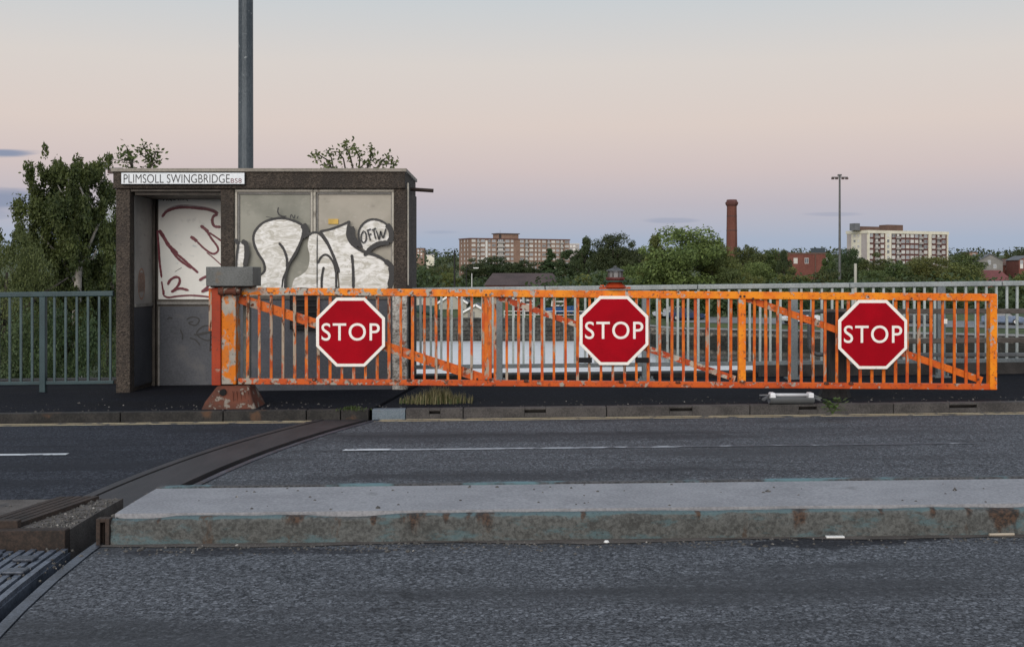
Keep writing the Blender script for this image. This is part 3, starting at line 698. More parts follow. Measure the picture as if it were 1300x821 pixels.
# stop signs
def sign_paint(name, c1, c2):
    m = bpy.data.materials.new(name); m.use_nodes = True; t = NT(m)
    n = t.noise(3.5, 5); n2 = t.noise(26, 5, (1, 1, 2.5)); col = t.mix(t.step(n, .35, .65), c1, c2)
    col = t.mix(t.step(n2, .58, .78, 0, .5), col, tuple(v*.55 for v in c1)); t.out(col, .6, n, .05, .01, spec=.08); return m
M['signred'] = sign_paint('sign_red', (.30, .0008, .008), (.36, .0008, .009))
M['signwhite'] = mat_speckle('sign_white', (.80, .76, .70), (.88, .84, .78), 12, 80, .4, c3=(.6, .5, .42), s3=14, lo3=.64, hi3=.75)
M['signback'] = mat_flat('sign_aluminium', (.30, .31, .32), .45, .6)
def stop_sign(px, py, label):
    cx, cz = X(px)*(GY-.07)/GY, EYE+(HY-py)/120.0*(GY-.07)/GY; Y = GY-.07
    t = thing('stop_sign', label, 'stop sign', (cx, Y, cz-.37), 'stop signs on the orange gate')
    oc = lambda r: [(cx+r/math.cos(R(22.5))*math.cos(R(22.5+45*i)), cz+r/math.cos(R(22.5))*math.sin(R(22.5+45*i))) for i in range(8)]
    b = MB(); b.prism(oc(.363), Y, Y+.012); b.build('plate', M['signwhite'], t, bevel=.003)
    b = MB(); b.prism(oc(.331), Y-.0025, Y-.0002); b.build('red_face', M['signred'], t)
    b = MB(); b.box(cx-.30, cx+.30, Y+.013, Y+.030, cz-.04, cz+.0); b.box(cx-.12, cx+.12, Y+.013, Y+.030, cz-.335, cz-.295)
    b.build('back_channel', M['signback'], t)
    b = MB(); lettering(b, 'STOP', cx-.305, cx+.308, cz-.089, cz+.095, Y-.0045, .004, 1.10); b.build('letters', M['signwhite'], t)
    return t
stop_sign(445, 421.5, 'red octagonal stop sign on the orange gate nearest the gate post and graffiti shelter')
sm = stop_sign(779.5, 419.5, 'red octagonal stop sign in the middle of the orange gate directly below the iron lantern')
stop_sign(1108, 424.5, 'red octagonal stop sign near the free right hand end of the orange gate')
c0 = ORG[sm]
for sx in (-.37, .23): b = MB(); b.box(c0.x+sx, c0.x+sx+.14, GY-.055, GY-.041, c0.z+.03, c0.z+.085); b.build('mounting_lug', M['black'], sm)

# ================================================================== railings
M['galv'] = mat_speckle('galvanised_rail', (.22, .245, .25), (.34, .37, .37), 3, 60, .5, metal=.25, c3=(.22, .19, .16), s3=6)
M['galvbar'] = mat_speckle('galvanised_bar', (.30, .34, .335), (.44, .48, .465), 4, 60, .5, metal=.2, c3=(.25, .22, .19), s3=8)
M['galvdark'] = mat_speckle('dull_rail', (.13, .15, .158), (.20, .225, .235), 4, 60, .55, metal=.2)
M['teal'] = mat_speckle('teal_rail_paint', (.013, .036, .043), (.026, .058, .066), 4, 60, .45)
M['tealbar'] = mat_speckle('teal_bar_paint', (.024, .052, .06), (.046, .082, .09), 4, 60, .45)
RY = 15.0
rl = thing('silver_railing', 'long galvanised railing of close upright bars along the quay behind the orange gate', 'railing', (1.0, RY, PZ))
x0, x1 = -1.45, 9.5
def slope_beam(xa, xb, Y, z, w, h): 
    b = MB(); b.beam((xa, Y, z+gz(xa)), (xb, Y, z+gz(xb)), w, h); return b
zt_ = 1.281
seg = [x0, .42, 2.35, 4.28, 6.21, 9.5]
for a, e in zip(seg[:-1], seg[1:]): slope_beam(a+.004, e-.004, RY, zt_, .08, .062).build('top_rail', M['galv'], rl, bevel=.008)
slope_beam(x0, x1, RY, .305, .05, .05).build('bottom_rail', M['galvdark'], rl, bevel=.004)
tmp = MB(); tmp.box(-.014, .014, -.012, .012, 0, 1); gb = local_mesh('bar', tmp, M['galvbar'])
pxs = [633+i*187 for i in range(-1, 6)]
for pp in pxs:
    x = (pp-650)/100.0
    if x < x0: continue
    b = MB(); b.box(x-.05, x+.05, RY-.045, RY+.045, .05+gz(x), zt_-.033+gz(x)); b.build('post', M['galvdark'], rl, bevel=.005)
    b = MB(); b.box(x-.10, x+.10, RY-.09, RY+.09, PZ+gz(x), PZ+.02+gz(x)); b.tube([(x-.07, RY-.06, PZ+gz(x)), (x-.07, RY-.06, PZ+.06+gz(x))], .016, 6); b.tube([(x+.07, RY-.06, PZ+gz(x)), (x+.07, RY-.06, PZ+.06+gz(x))], .016, 6); b.build('foot_plate', M['galvdark'], rl)
x = x0+.03; q = random.Random(2)
while x < x1:
    d = min(abs(x-(pp-650)/100.0) for pp in pxs)
    if d > .07: place(gb, 'bar', rl, Vector((x, RY, .33+gz(x)))-ORG[rl], (0, R(q.uniform(-.2, .2)), 0), (1, 1, zt_-.033-.33))
    x += .1305
TY = 14.42
tl_ = thing('teal_railing', 'dark teal painted railing of upright bars left of the graffiti shelter', 'railing', (-5.5, TY, PZ))
slope_beam(-8.2, -4.86, TY, 1.29, .06, .062).build('top_rail', M['teal'], tl_, bevel=.008)
slope_beam(-8.2, -4.86, TY, .21, .04, .04).build('bottom_rail', M['teal'], tl_, bevel=.004)
tmp = MB(); tmp.box(-.013, .013, -.012, .012, 0, 1); tb = local_mesh('bar', tmp, M['tealbar'])
for pp in (55, -132):
    x = (pp-650)/F*TY; b = MB(); b.box(x-.035, x+.035, TY-.04, TY+.04, .05+gz(x), 1.258+gz(x)); b.build('post', M['teal'], tl_, bevel=.004)
x = -4.9
while x > -8.2:
    if abs(x-(55-650)/F*TY) > .06 and abs(x-(-132-650)/F*TY) > .06: place(tb, 'bar', tl_, Vector((x, TY, .23+gz(x)))-ORG[tl_], (0, 0, 0), (1, 1, 1.258-.23))
    x -= .1365
# dark timber-and-tube barrier in front of the silver railing at the right
db = thing('dark_barrier', 'dark brown rail barrier with a rounded end before the silver railing', 'barrier', (5.0, 14.3, PZ))
DYY = 14.3
D = lambda px, py: Vector(((px-650)/F*DYY, DYY, EYE+(HY-py)/F*DYY))
M['darkrail'] = mat_speckle('dark_weathered_rail', (.050, .042, .036), (.10, .088, .078), 5, 60, .75, stretch=(.3, 1, 1))
M['darktube'] = mat_speckle('dark_tube', (.05, .055, .06), (.10, .105, .11), 5, 60, .5)
b = MB(); b.tube([D(1048, 395), D(1036, 395.5), D(1030, 398), D(1028, 404), D(1027.5, 420), D(1028, 440), D(1031, 447), D(1037, 449.5), D(1048, 450)], .026, 10); b.build('end_loop', M['darktube'], db, smooth=True)
b = MB(); b.beam(D(1046, 395.5), D(1420, 394.5), .05, .062); b.build('top_rail', M['darkrail'], db, bevel=.008)
b = MB(); b.beam(D(1072, 434), D(1420, 430), .045, .062); b.build('middle_rail', M['darkrail'], db, bevel=.008)
b = MB(); b.beam(D(1046, 450.5), D(1420, 450), .05, .048); b.build('bottom_rail', M['darktube'], db, bevel=.01)
for pp in (1074, 1330):
    b = MB(); A = D(pp, 392); b.box(A.x-.05, A.x+.05, DYY+.03, DYY+.12, PZ, A.z); b.build('post', M['tar'], db, bevel=.006)
nb = MB(); A = D(1221, 410); nb.box(A.x-.028, A.x+.028, DYY+.55, DYY+.56, A.z-.03, A.z+.03)
tag(nb.build('number_plate', M['signwhite']), 'tiny blank white plate fixed to a bar of the silver railing at the right', 'plate')

# ================================================================== concrete shelter with graffiti
SY = 14.2; SC = F/SY
sx = lambda px: (px-650)/SC
sz = lambda py: EYE+(HY-py)/SC
def mat_agg(name, c1, c2, c3):
    m = bpy.data.materials.new(name); m.use_nodes = True; t = NT(m)
    v = t.n.new('ShaderNodeTexVoronoi'); v.inputs['Scale'].default_value = 55; t.link(t.P(), v.inputs['Vector'])
    n = t.noise(5, 5, (1, 1, .5)); n2 = t.noise(60, 4)
    col = t.mix(v.outputs['Color'], c1, c2); col = t.mix(t.step(n, .45, .65, 0, .8), col, c3)
    col = t.mix(t.step(n2, .55, .7, 0, .6), col, tuple(k*.4 for k in c3))
    t.out(col, .9, t.math('ADD', v.outputs['Distance'], t.math('MULTIPLY', n2, .5)), .9, .012); return m
M['agg'] = mat_agg('exposed_aggregate', (.020, .0155, .012), (.092, .072, .056), (.036, .029, .024))
M['agglow'] = mat_speckle('whitewashed_aggregate', (.10, .085, .07), (.52, .50, .46), 9, 45, .9, c3=(.30, .10, .05), lo3=.62, hi3=.7, s3=5, bs=.8)
M['captrim'] = mat_speckle('pale_roof_trim', (.20, .18, .15), (.30, .27, .23), 4, 40, .7)
M['alu'] = mat_speckle('pale_window_frame', (.33, .31, .26), (.46, .43, .37), 6, 60, .5, c3=(.2, .18, .15), s3=7)
def board(name, c1, c2, wash, washlo, washhi):
    m = bpy.data.materials.new(name); m.use_nodes = True; t = NT(m)
    n = t.noise(2.2, 6); n2 = t.noise(9, 7, (1, 1, 2.2), .65, .6); n3 = t.noise(70, 3)
    col = t.mix(t.step(n, .35, .65), c1, c2); col = t.mix(t.step(n2, washlo, washhi, 0, .7), col, wash)
    col = t.mix(t.step(t.noise(5, 5), .62, .75, 0, .5), col, tuple(v*.5 for v in c1))
    t.out(col, .55, n3, .1, .003); return m
M['board_l'] = board('grey_green_board', (.19, .19, .155), (.28, .275, .23), (.36, .34, .29), .55, .75)
M['board_r'] = board('beige_board', (.29, .27, .22), (.37, .34, .285), (.44, .41, .36), .55, .75)
M['door_white'] = board('white_door_board', (.78, .78, .74), (.86, .85, .80), (.42, .48, .50), .60, .74)
M['door_blue'] = board('blue_white_edge', (.42, .48, .52), (.55, .6, .62), (.6, .62, .6), .5, .7)
M['slate'] = mat_speckle('slate_panel', (.045, .05, .06), (.075, .08, .095), 2, 40, .55, c3=(.10, .10, .105), s3=2)
M['side_in'] = board('grey_side_board', (.22, .22, .215), (.32, .31, .30), (.15, .15, .15), .55, .7)
M['framedark'] = mat_speckle('brown_frame', (.05, .042, .035), (.10, .085, .07), 8, 60, .6)
M['framegrey'] = mat_speckle('grey_frame', (.16, .155, .145), (.26, .25, .235), 8, 60, .6)
def spray(name, c, c2, lo=.3, hi=.5):
    m = bpy.data.materials.new(name); m.use_nodes = True; t = NT(m)
    n = t.noise(6, 7, (.8, 1, 1.9), .68, 1.6); n2 = t.noise(30, 4); t.out(t.mix(t.step(n, lo, hi), c2, c), .5, n2, .1, .003); return m
M['g_white'] = spray('white_spray', (.80, .79, .76), (.46, .44, .38), .38, .62)
M['g_black'] = spray('black_spray', (.012, .012, .013), (.05, .05, .05), .2, .45)
M['g_red'] = spray('maroon_spray', (.13, .008, .022), (.20, .04, .05), .3, .55)
M['g_haze'] = spray('mauve_spray', (.22, .14, .17), (.4, .36, .37), .4, .6)
M['g_orange'] = spray('brown_spray', (.22, .075, .04), (.36, .22, .15), .4, .6)
M['sticker'] = mat_flat('yellow_sticker', (.55, .36, .08))
sh = thing('graffiti_shelter', 'flat roofed brown concrete bridge keeper shelter covered with white and black graffiti', 'shelter', (sx(330), SY+.7, PZ-.06))
z_base = PZ-.10
YB = SY+1.48
def wbox(name, px0, px1, py0, py1, y0, y1, mat, parent=sh, bevel=.004):
    b = MB(); b.box(sx(px0), sx(px1), y0, y1, sz(py1), sz(py0)); return b.build(name, mat, parent, bevel=bevel)
zb_py = HY+(EYE-z_base)*SC
# roof: slab fascia with a pale trim on the edge
wbox('roof', 144.5, 514.5, 218.5, 239.5, SY-.03, YB+.05, M['agg'], bevel=.01)
wbox('roof_trim', 142.5, 516.5, 214.2, 218.5, SY-.055, YB+.08, M['captrim'])
wbox('roof_lining', 168, 498, 239.5, 247, SY+.09, YB-.1, M['framedark'])
wbox('lintel', 164, 280, 239.6, 243.0, SY+.02, SY+.10, M['framedark'])
for a, e in ((147, 165), (280, 297)): wbox('column', a, e, 239.6, zb_py, SY, SY+.17, M['agg'], bevel=.01)
wbox('column', 500, 516.5, 239.6, 374, SY, SY+.17, M['agg'], bevel=.01)
wbox('column', 498, 516.5, 374.1, zb_py, SY+.002, SY+.17, M['agglow'], bevel=.01)['label'] = 'whitewashed peeling foot of the corner column'
# right side wall, corner trim, drain pipe, outlet
wbox('side_wall', 514.0, 516.2, 239.6, zb_py, SY+.172, YB, M['agg'], bevel=0)
wbox('corner_trim', 516.7, 518.6, 232, 362, SY+.03, SY+.07, M['alu'])
b = MB(); b.tube([(sx(521), SY+.16, sz(372)), (sx(521), SY+.16, sz(482))], .030, 10); b.tube([(sx(521), SY+.16, sz(478)), (sx(523), SY+.10, sz(487))], .034, 8); b.build('drain_pipe', M['tar'], sh)
b = MB(); b.tube([(sx(514), SY+.75, sz(234.5)), (sx(545), SY+.75, sz(236.5))], .024, 8); b.build('outlet_pipe', M['rust'], sh)
# back wall and the left wall of the entrance recess
wbox('back_wall', 148, 516, 239.6, zb_py, YB-.08, YB-.002, M['framedark'])
wbox('left_wall', 147.6, 163.5, 239.6, zb_py, SY+.172, YB-.082, M['framedark'], bevel=0)
RYB = SY+.92          # back of the recess
DSC = F/RYB; dx = lambda px: (px-650)/DSC; dz = lambda py: EYE+(HY-py)/DSC
def dbox(name, px0, px1, py0, py1, y0, y1, mat, parent=sh, bevel=.003):
    b = MB(); b.box(dx(px0), dx(px1), y0, y1, dz(py1), dz(py0)); return b.build(name, mat, parent, bevel=bevel)
dbox('recess_wall', 176, 305, 240, 500, RYB+.05, RYB+.09, M['framedark'])
door = dbox('door', 199, 300, 246, 497, RYB+.012, RYB+.048, M['framedark'])
dbox('upper_board', 201, 299, 250.5, 380, RYB-.002, RYB+.011, M['door_white'], door)
dbox('lower_panel', 203, 299, 389, 495, RYB, RYB+.0105, M['slate'], door)
dbox('door_rail', 200, 299, 383, 386.5, RYB-.012, RYB+.0115, M['framegrey'], door)
dbox('door_stile', 201, 203.2, 389, 495, RYB-.016, RYB+.0115, M['framegrey'], door)
dbox('frame_post', 190.5, 197.5, 244, 498, RYB-.03, RYB+.04, M['framedark'])
# left inner wall of the recess: board above, dark board below (faces right)
xl_ = sx(163.5)
b = MB(); b.box(xl_+.001, xl_+.016, SY+.18, RYB-.05, dz(384), sz(247)); b.build('side_board', M['side_in'], sh)
b = MB(); b.box(xl_+.001, xl_+.014, SY+.18, RYB-.05, PZ, dz(388)); b.build('side_panel', M['slate'], sh)
b = MB(); b.box(xl_+.001, xl_+.03, SY+.18, RYB-.05, dz(388), dz(384)); b.build('side_rail', M['framegrey'], sh)
# the two boarded windows
WY = SY+.06
for k, (a, e, mat, y0) in enumerate(((297.3, 396.5, 'board_l', 239.8), (397.2, 499.7, 'board_r', 239.8))):
    w = wbox('window', a+5.5, e-4, 246.3, 372, WY+.012, WY+.03, M[mat], bevel=0); w['label'] = ('grey green boarded left window', 'beige boarded right window')[k]
    for nm, (p0, p1, q0, q1) in dict(head=(a, e, y0, 243.4), jamb=(a, a+3.2, 243.5, 375), jamb2=(e-2.6, e, 243.5, 375), sill=(a+3.3, e-2.7, 372.2, 375.5)).items():
        wbox('frame', p0, p1, q0, q1, WY-.03, WY+.05, M['alu'], w)
    for p0, p1, q0, q1 in ((a+3.3, e-2.7, 243.5, 246.2), (a+3.3, a+5.4, 246.3, 372), (e-3.9, e-2.7, 246.3, 372)):
        wbox('bead', p0, p1, q0, q1, WY-.008, WY+.031, M['framegrey'], w)
wbox('lower_wall', 297.2, 497.8, 375.7, zb_py, WY-.01, WY+.06, M['slate'])
wbox('wall_rail', 297.2, 497.8, 375.9, 380, WY-.03, WY-.0105, M['framedark'])
vent = wbox('vent_box', 368, 404, 374, 418.5, WY-.075, WY-.031, M['black'])
for i in range(5): wbox('louvre', 370, 402, 379+i*8, 381+i*8, WY-.09, WY-.0755, M['tar'], vent, 0)
# graffiti (thin paint films a few millimetres proud of the boards)
gs = 220/1290.0
def wc(y):       # zoom pixel of the window close-up -> plane at distance y
    return lambda u, v: ((290+u*gs-650)/F*y, EYE+(HY-(230+v*gs))/F*y)
YW, YK = WY-.037, WY-.0405
b = MB(); w1 = wc(YW)
fillpoly(b, [(215, 705), (250, 690), (272, 650), (262, 600), (225, 545), (195, 480), (188, 420), (203, 370), (250, 318), (320, 289), (400, 279), (470, 294), (530, 318), (556, 360), (545, 430), (510, 510), (470, 580), (442, 640), (425, 710), (415, 795), (365, 795), (300, 800), (205, 800)], YW, w1)
fillpoly(b, [(470, 795), (490, 730), (540, 700), (590, 650), (605, 560), (590, 480), (606, 402), (640, 382), (676, 400), (700, 430), (740, 490), (775, 560), (803, 640), (808, 700), (803, 800), (640, 800), (560, 790)], YW, w1)
fillpoly(b, [(684, 372), (760, 357), (840, 328), (903, 302), (888, 345), (888, 400), (905, 455), (950, 497), (1005, 532), (1080, 548), (1150, 582), (1190, 620), (1206, 700), (1190, 790), (1170, 800), (830, 800), (822, 690), (795, 600), (762, 510), (722, 430)], YW, w1, False)
fillpoly(b, [(1000, 500), (972, 430), (977, 362), (1012, 312), (1060, 287), (1120, 292), (1172, 322), (1196, 370), (1196, 420), (1180, 446), (1120, 455), (1070, 480), (1030, 516)], YW, w1)
fillpoly(b, [(62, 635), (76, 475), (105, 458), (122, 478), (118, 560), (108, 635)], YW, w1)
b.build('white_graffiti', M['g_white'], sh)
b = MB(); w2 = wc(YK)
for i, (w, pts) in enumerate((
    (.024, [(190, 712), (235, 698), (266, 672), (270, 640), (258, 595), (225, 545), (195, 480), (185, 420), (200, 370), (250, 315), (320, 285), (400, 275), (470, 290), (530, 315), (570, 350), (600, 402)]),
    (.06, [(552, 322), (572, 350), (580, 385), (600, 402)]),
    (.03, [(560, 350), (562, 395), (566, 425)]),
    (.022, [(556, 375), (545, 430), (510, 510), (470, 580), (440, 640), (425, 710), (420, 800)]),
    (.016, [(520, 505), (490, 560), (455, 610), (432, 665), (408, 720), (398, 795)]),
    (.024, [(375, 458), (408, 500), (430, 555), (437, 600), (434, 640)]),
    (.022, [(598, 402), (620, 386), (645, 381), (672, 388), (700, 415)]),
    (.028, [(680, 372), (722, 432), (762, 512), (798, 600), (825, 682)]),
    (.022, [(680, 374), (760, 357), (840, 328), (905, 298)]),
    (.022, [(905, 298), (889, 345), (889, 400), (908, 455), (952, 497), (1012, 530)]),
    (.02, [(664, 612), (690, 565), (720, 547), (752, 562), (785, 615), (801, 690), (802, 800)]),
    (.022, [(694, 800), (694, 740), (699, 690), (710, 637)]),
    (.010, [(660, 800), (660, 600), (661, 400)]),
    (.026, [(918, 546), (924, 600), (929, 680), (930, 800)]),
    (.05, [(900, 345), (895, 400), (915, 445), (960, 488)]), (.022, [(905, 345), (937, 345)]), (.03, [(933, 348), (928, 395), (948, 435), (985, 492)]),
    (.03, [(912, 375), (936, 382)]), (.03, [(915, 410), (945, 420)]), (.03, [(935, 445), (965, 455)]),
    (.02, [(998, 500), (972, 430), (974, 362), (1010, 311), (1060, 285), (1120, 290), (1175, 320), (1203, 370)]),
    (.05, [(1180, 320), (1208, 365), (1212, 420), (1196, 455)]), (.04, [(1196, 462), (1150, 462), (1100, 476), (1055, 505), (1020, 545)]),
    (.022, [(1185, 449), (1120, 456), (1070, 482), (1035, 512)]),
    (.03, [(1012, 530), (1080, 546), (1150, 580), (1205, 632)]), (.05, [(1165, 590), (1212, 635), (1218, 700), (1200, 790)]), (.02, [(1195, 640), (1204, 700), (1188, 770)]),
    (.03, [(1018, 515), (1018, 558)]),
    (.03, [(-10, 442), (35, 440), (75, 442)]), (.045, [(100, 445), (132, 470), (136, 560), (122, 632)]), (.03, [(138, 470), (148, 540), (130, 600)]), (.02, [(75, 470), (62, 560), (58, 640)]), (.04, [(70, 448), (70, 470)]),
    (.02, [(25, 470), (-15, 470), (-30, 540)]),
    # tag inside the bubble
    (.014, [(1008, 368), (990, 400), (990, 440), (1006, 458), (1024, 440), (1026, 400), (1014, 372)]),
    (.014, [(1036, 362), (1046, 400), (1058, 442)]), (.014, [(1030, 368), (1062, 356)]), (.014, [(1042, 402), (1066, 392)]),
    (.014, [(1068, 366), (1100, 350)]), (.014, [(1082, 358), (1088, 395), (1098, 432)]),
    (.014, [(1100, 368), (1112, 400), (1122, 432), (1130, 395), (1134, 374), (1142, 400), (1152, 420), (1164, 385), (1174, 350)]),
    # small tags above
    (.013, [(375, 195), (369, 225), (380, 250), (405, 262), (435, 262)]), (.010, [(462, 277), (470, 250), (490, 276), (498, 250)]), (.010, [(512, 280), (522, 260)]),
    (.006, [(280, 265), (320, 272), (350, 280)]),
    )): stroke(b, pts, w*1.25, YK-.0004*i, w2, seed=i)
b.build('black_graffiti', M['g_black'], sh)
b = MB(); a_ = w2(740, 280); e_ = w2(814, 318); b.box(a_[0], e_[0], YW+.034, YW+.046, e_[1], a_[1]); b.build('sticker', M['sticker'], sh)
# maroon graffiti on the white door
ds = 110/602.0; yd = RYB-.006
dc = lambda u, v: ((180+u*ds-650)/F*yd, EYE+(HY-(240+v*ds))/F*yd)
b = MB(); fillpoly(b, [(140, 185), (165, 145), (220, 118), (300, 108), (400, 118), (490, 135), (530, 160), (520, 172), (430, 145), (300, 132), (200, 150)], yd+.002, dc); b.build('sprayed_haze', M['g_haze'], door)
b = MB()
for i, (w, pts) in enumerate((
    (.035, [(140, 195), (170, 158), (220, 136), (280, 128), (350, 130), (430, 138), (490, 150), (528, 172)]),
    (.035, [(528, 175), (498, 190), (490, 225), (505, 258), (548, 264)]),
    (.045, [(120, 285), (150, 330), (190, 395), (250, 450)]), (.03, [(230, 440), (290, 490), (345, 540), (392, 582)]), (.028, [(200, 420), (260, 490), (345, 552)]),
    (.04, [(408, 254), (440, 278), (462, 300)]), (.026, [(450, 290), (485, 345), (522, 395), (530, 425), (510, 447), (480, 445), (430, 410), (385, 365)]),
    (.04, [(385, 365), (362, 345), (338, 330)]), (.014, [(450, 440), (500, 480), (560, 535)]), (.022, [(465, 300), (510, 330), (560, 365)]),
    (.026, [(108, 285), (118, 400), (126, 520), (138, 615)]), (.02, [(138, 640), (146, 690), (152, 722)]),
    (.03, [(150, 700), (152, 735)]), (.022, [(150, 738), (185, 752), (245, 744), (330, 738), (410, 742), (480, 750)]),
    (.03, [(180, 664), (198, 632), (232, 611), (260, 618), (262, 650), (236, 690), (204, 715)]), (.03, [(204, 715), (262, 690), (326, 702)]),
    (.03, [(398, 634), (438, 611), (472, 605), (482, 630), (456, 680), (414, 714)]), (.03, [(414, 714), (462, 698), (506, 694)]),
    )): stroke(b, pts, w, yd-.0004*i, dc, seed=50+i)
b.build('maroon_graffiti', M['g_red'], door)
b = MB(); qq = random.Random(4)
for i in range(16):
    u = 130+i*12; stroke(b, [(u, qq.uniform(64, 72)), (u+qq.uniform(3, 9), qq.uniform(72, 82)), (u+qq.uniform(5, 12), qq.uniform(64, 78))], .008, yd-.0004*i, dc, seed=i)
stroke(b, [(228, 575), (250, 562), (278, 545)], .006, yd, dc)
tc_ = lambda u, v: ((u*.2154-650)/F*yd, EYE+(HY-(360+v*.2154))/F*yd)
for i, pts in enumerate(([(1100, 212), (1125, 197), (1160, 200), (1174, 218), (1150, 245), (1112, 232), (1140, 222)], [(1258, 250), (1200, 250), (1160, 285), (1175, 315), (1225, 335), (1252, 310), (1225, 285), (1160, 300)],
                         [(1118, 320), (1150, 330), (1180, 362)], [(1140, 300), (1200, 296), (1262, 276)], [(1062, 270), (1075, 300), (1075, 330)], [(985, 210), (1000, 200), (1018, 205)])):
    stroke(b, pts, .016, yd-.0004*i, tc_, seed=80+i)
b.build('black_tag', M['g_black'], door)
# brown oval tag on the inner side board (a wall that faces right)
b = MB(); tmp = MB()
cy, cz_ = SY+.43, dz(360)
ringp = [(math.cos(2*math.pi*i/18)*.13, math.sin(2*math.pi*i/18)*.185) for i in range(19)]
stroke(tmp, ringp, .022, 0, lambda u, v: (u, v)); ff = tmp
for k in range(5): stroke(tmp, [(-.09+k*.04, -.11), (-.085+k*.04, .10), (-.065+k*.04, .12), (-.055+k*.04, -.09)], .014, -.001, lambda u, v: (u, v), seed=k)
b.add([(xl_+.0185-y, cy+x, cz_+z) for x, y, z in tmp.v], tmp.f); b.build('brown_tag', M['g_orange'], sh)
# the name sign on the fascia
sg = thing('name_sign', 'white bridge name sign with black letters on the shelter fascia', 'sign', (sx(233), SY-.06, sz(235)))
b = MB(); b.box(sx(156.6), sx(312), SY-.075, SY-.057, sz(234.3), sz(220.2)); b.build('plate', mat_speckle('sign_enamel', (.66, .70, .73), (.76, .79, .81), 6, 60, .35), sg, bevel=.002)
b = MB(); b.box(sx(155.6), sx(313), SY-.0565, SY-.05, sz(235.2), sz(219.3)); b.build('rim', M['tar'], sg)
b = MB(); lettering(b, 'PLIMSOLL SWINGBRIDGE', sx(159.6), sx(293.6), sz(233.0), sz(222.0), SY-.0775, -.004, 1.0); b.build('letters', M['g_black'], sg)
b = MB(); lettering(b, 'BS8', sx(294.8), sx(308.6), sz(233.0), sz(227.2), SY-.0775, 0, 1.05); b.build('postcode', M['g_red'], sg)

# ================================================================== street lamp column behind the shelter
M['mast'] = mat_speckle('blue_grey_mast', (.036, .048, .058), (.078, .094, .107), 3, 60, .45, metal=.2, stretch=(1, 1, .4), c3=(.2, .22, .23), s3=9, lo3=.66, hi3=.72)
MY = 16.2; mx = (312-650)/F*MY
ms = thing('lamp_mast', 'thick blue grey lamp column rising behind the graffiti shelter', 'lamp post', (mx, MY, 0))
b = MB(); b.tube([(mx, MY, 0), (mx, MY, 6), (mx, MY, 13)], [.108, .098, .07], 20); b.build('column', M['mast'], ms, smooth=False)
b = MB(); b.tube([(mx, MY, 12.9), (mx+.3, MY-.2, 13.2), (mx+1.2, MY-.8, 13.3)], .035, 8); b.build('arm', M['mast'], ms)
b = MB(); b.box(mx+1.1, mx+1.7, MY-1.05, MY-.75, 13.22, 13.36); b.build('lamp_head', M['greymetal'], ms, bevel=.04)
b = MB(); b.box(mx-.3, mx+.3, MY-.3, MY+.3, -9, .02); b.build('footing', M['stone'], ms)
b = MB()
ms_ = b

# ================================================================== things lying and growing on the pavement
pf = PG(1004, 513, PZ)
lf = thing('broken_light_fitting', 'broken tubular light fitting with silver trough and white ends lying on the pavement', 'light fitting', (pf.x, pf.y, pf.z))
M['chrome'] = mat_flat('silver_trough', (.15, .16, .17), .4, .3); M['plastic'] = mat_flat('white_end_cap', (.75, .76, .78), .4)
M['tubeglass'] = mat_flat('pale_lamp_tube', (.55, .56, .58), .15)
n = 12; b = MB(); L_ = .225
prof = [(.085*math.cos(math.pi+math.pi*i/n), .075+.075*math.sin(math.pi+math.pi*i/n)) for i in range(n+1)]
prof2 = [(y*.93, z*.93+.006) for y, z in prof][::-1]
loop = prof+prof2; vs = [(pf.x+sx_, pf.y+y, pf.z+z) for sx_ in (-L_, L_) for y, z in loop]; k = len(loop)
b.add(vs, [(i, (i+1) % k, (i+1) % k+k, i+k) for i in range(k)]); b.build('trough', M['chrome'], lf)
b = MB(); b.tube([(pf.x-L_, pf.y-.02, pf.z+.098), (pf.x+L_, pf.y-.02, pf.z+.098)], .017, 12); b.build('tube', M['tubeglass'], lf, smooth=True)
for s in (-1, 1):
    b = MB(); x = pf.x+s*(L_-.03); b.box(x-.028, x+.028, pf.y-.07, pf.y+.05, pf.z+.058, pf.z+.122); e = b.build('end_cap', M['plastic'], lf, bevel=.012)
    b = MB(); b.beam((x+s*.02, pf.y-.03, pf.z+.10), (x+s*.12, pf.y+.02, pf.z+.092-.03*(s > 0)), .022, .012); b.beam((x+s*.02, pf.y+.02, pf.z+.085), (x+s*.10, pf.y-.04, pf.z+.05), .03, .02); b.build('broken_bracket', M['chrome'], lf)
# dry grass tuft
def blades(b, cx, cy, z, n, rx, ry, h0, h1, w, lean, q):
    for _ in range(n):
        u_ = max(-1.25, min(1.25, q.gauss(0, .55))); x = cx+u_*rx; y = cy+q.gauss(0, .4)*ry; h = q.uniform(h0, h1)*(1.12-.5*abs(u_))*(1+.35*mnoise.noise((x*9, 2.0, 0))); a = q.random()*6.28; l = q.uniform(.05, lean)*h
        dx_, dy_ = math.cos(a)*l, math.sin(a)*l; wx, wy = -math.sin(a)*w, math.cos(a)*w; z0 = z+gz(x)
        p1 = (x+dx_*.35, y+dy_*.35, z0+h*.6); p2 = (x+dx_*1.1, y+dy_*1.1, z0+h*q.uniform(.75, 1))
        b.add([(x-wx, y-wy, z0), (x+wx, y+wy, z0), (p1[0]+wx*.7, p1[1]+wy*.7, p1[2]), (p1[0]-wx*.7, p1[1]-wy*.7, p1[2]), p2], [(0, 1, 2, 3), (3, 2, 4)])
q = random.Random(12); pg = PG(553, 512, PZ)
gt = thing('grass_tuft', 'clump of dry brown and green grass growing at the kerb under the orange gate', 'grass', (pg.x, pg.y, pg.z))
M['drygrass'] = mat_leaf('dry_grass', (.085, .075, .035), (.27, .23, .13)); M['greengrass'] = mat_leaf('green_grass', (.03, .05, .015), (.08, .11, .035))
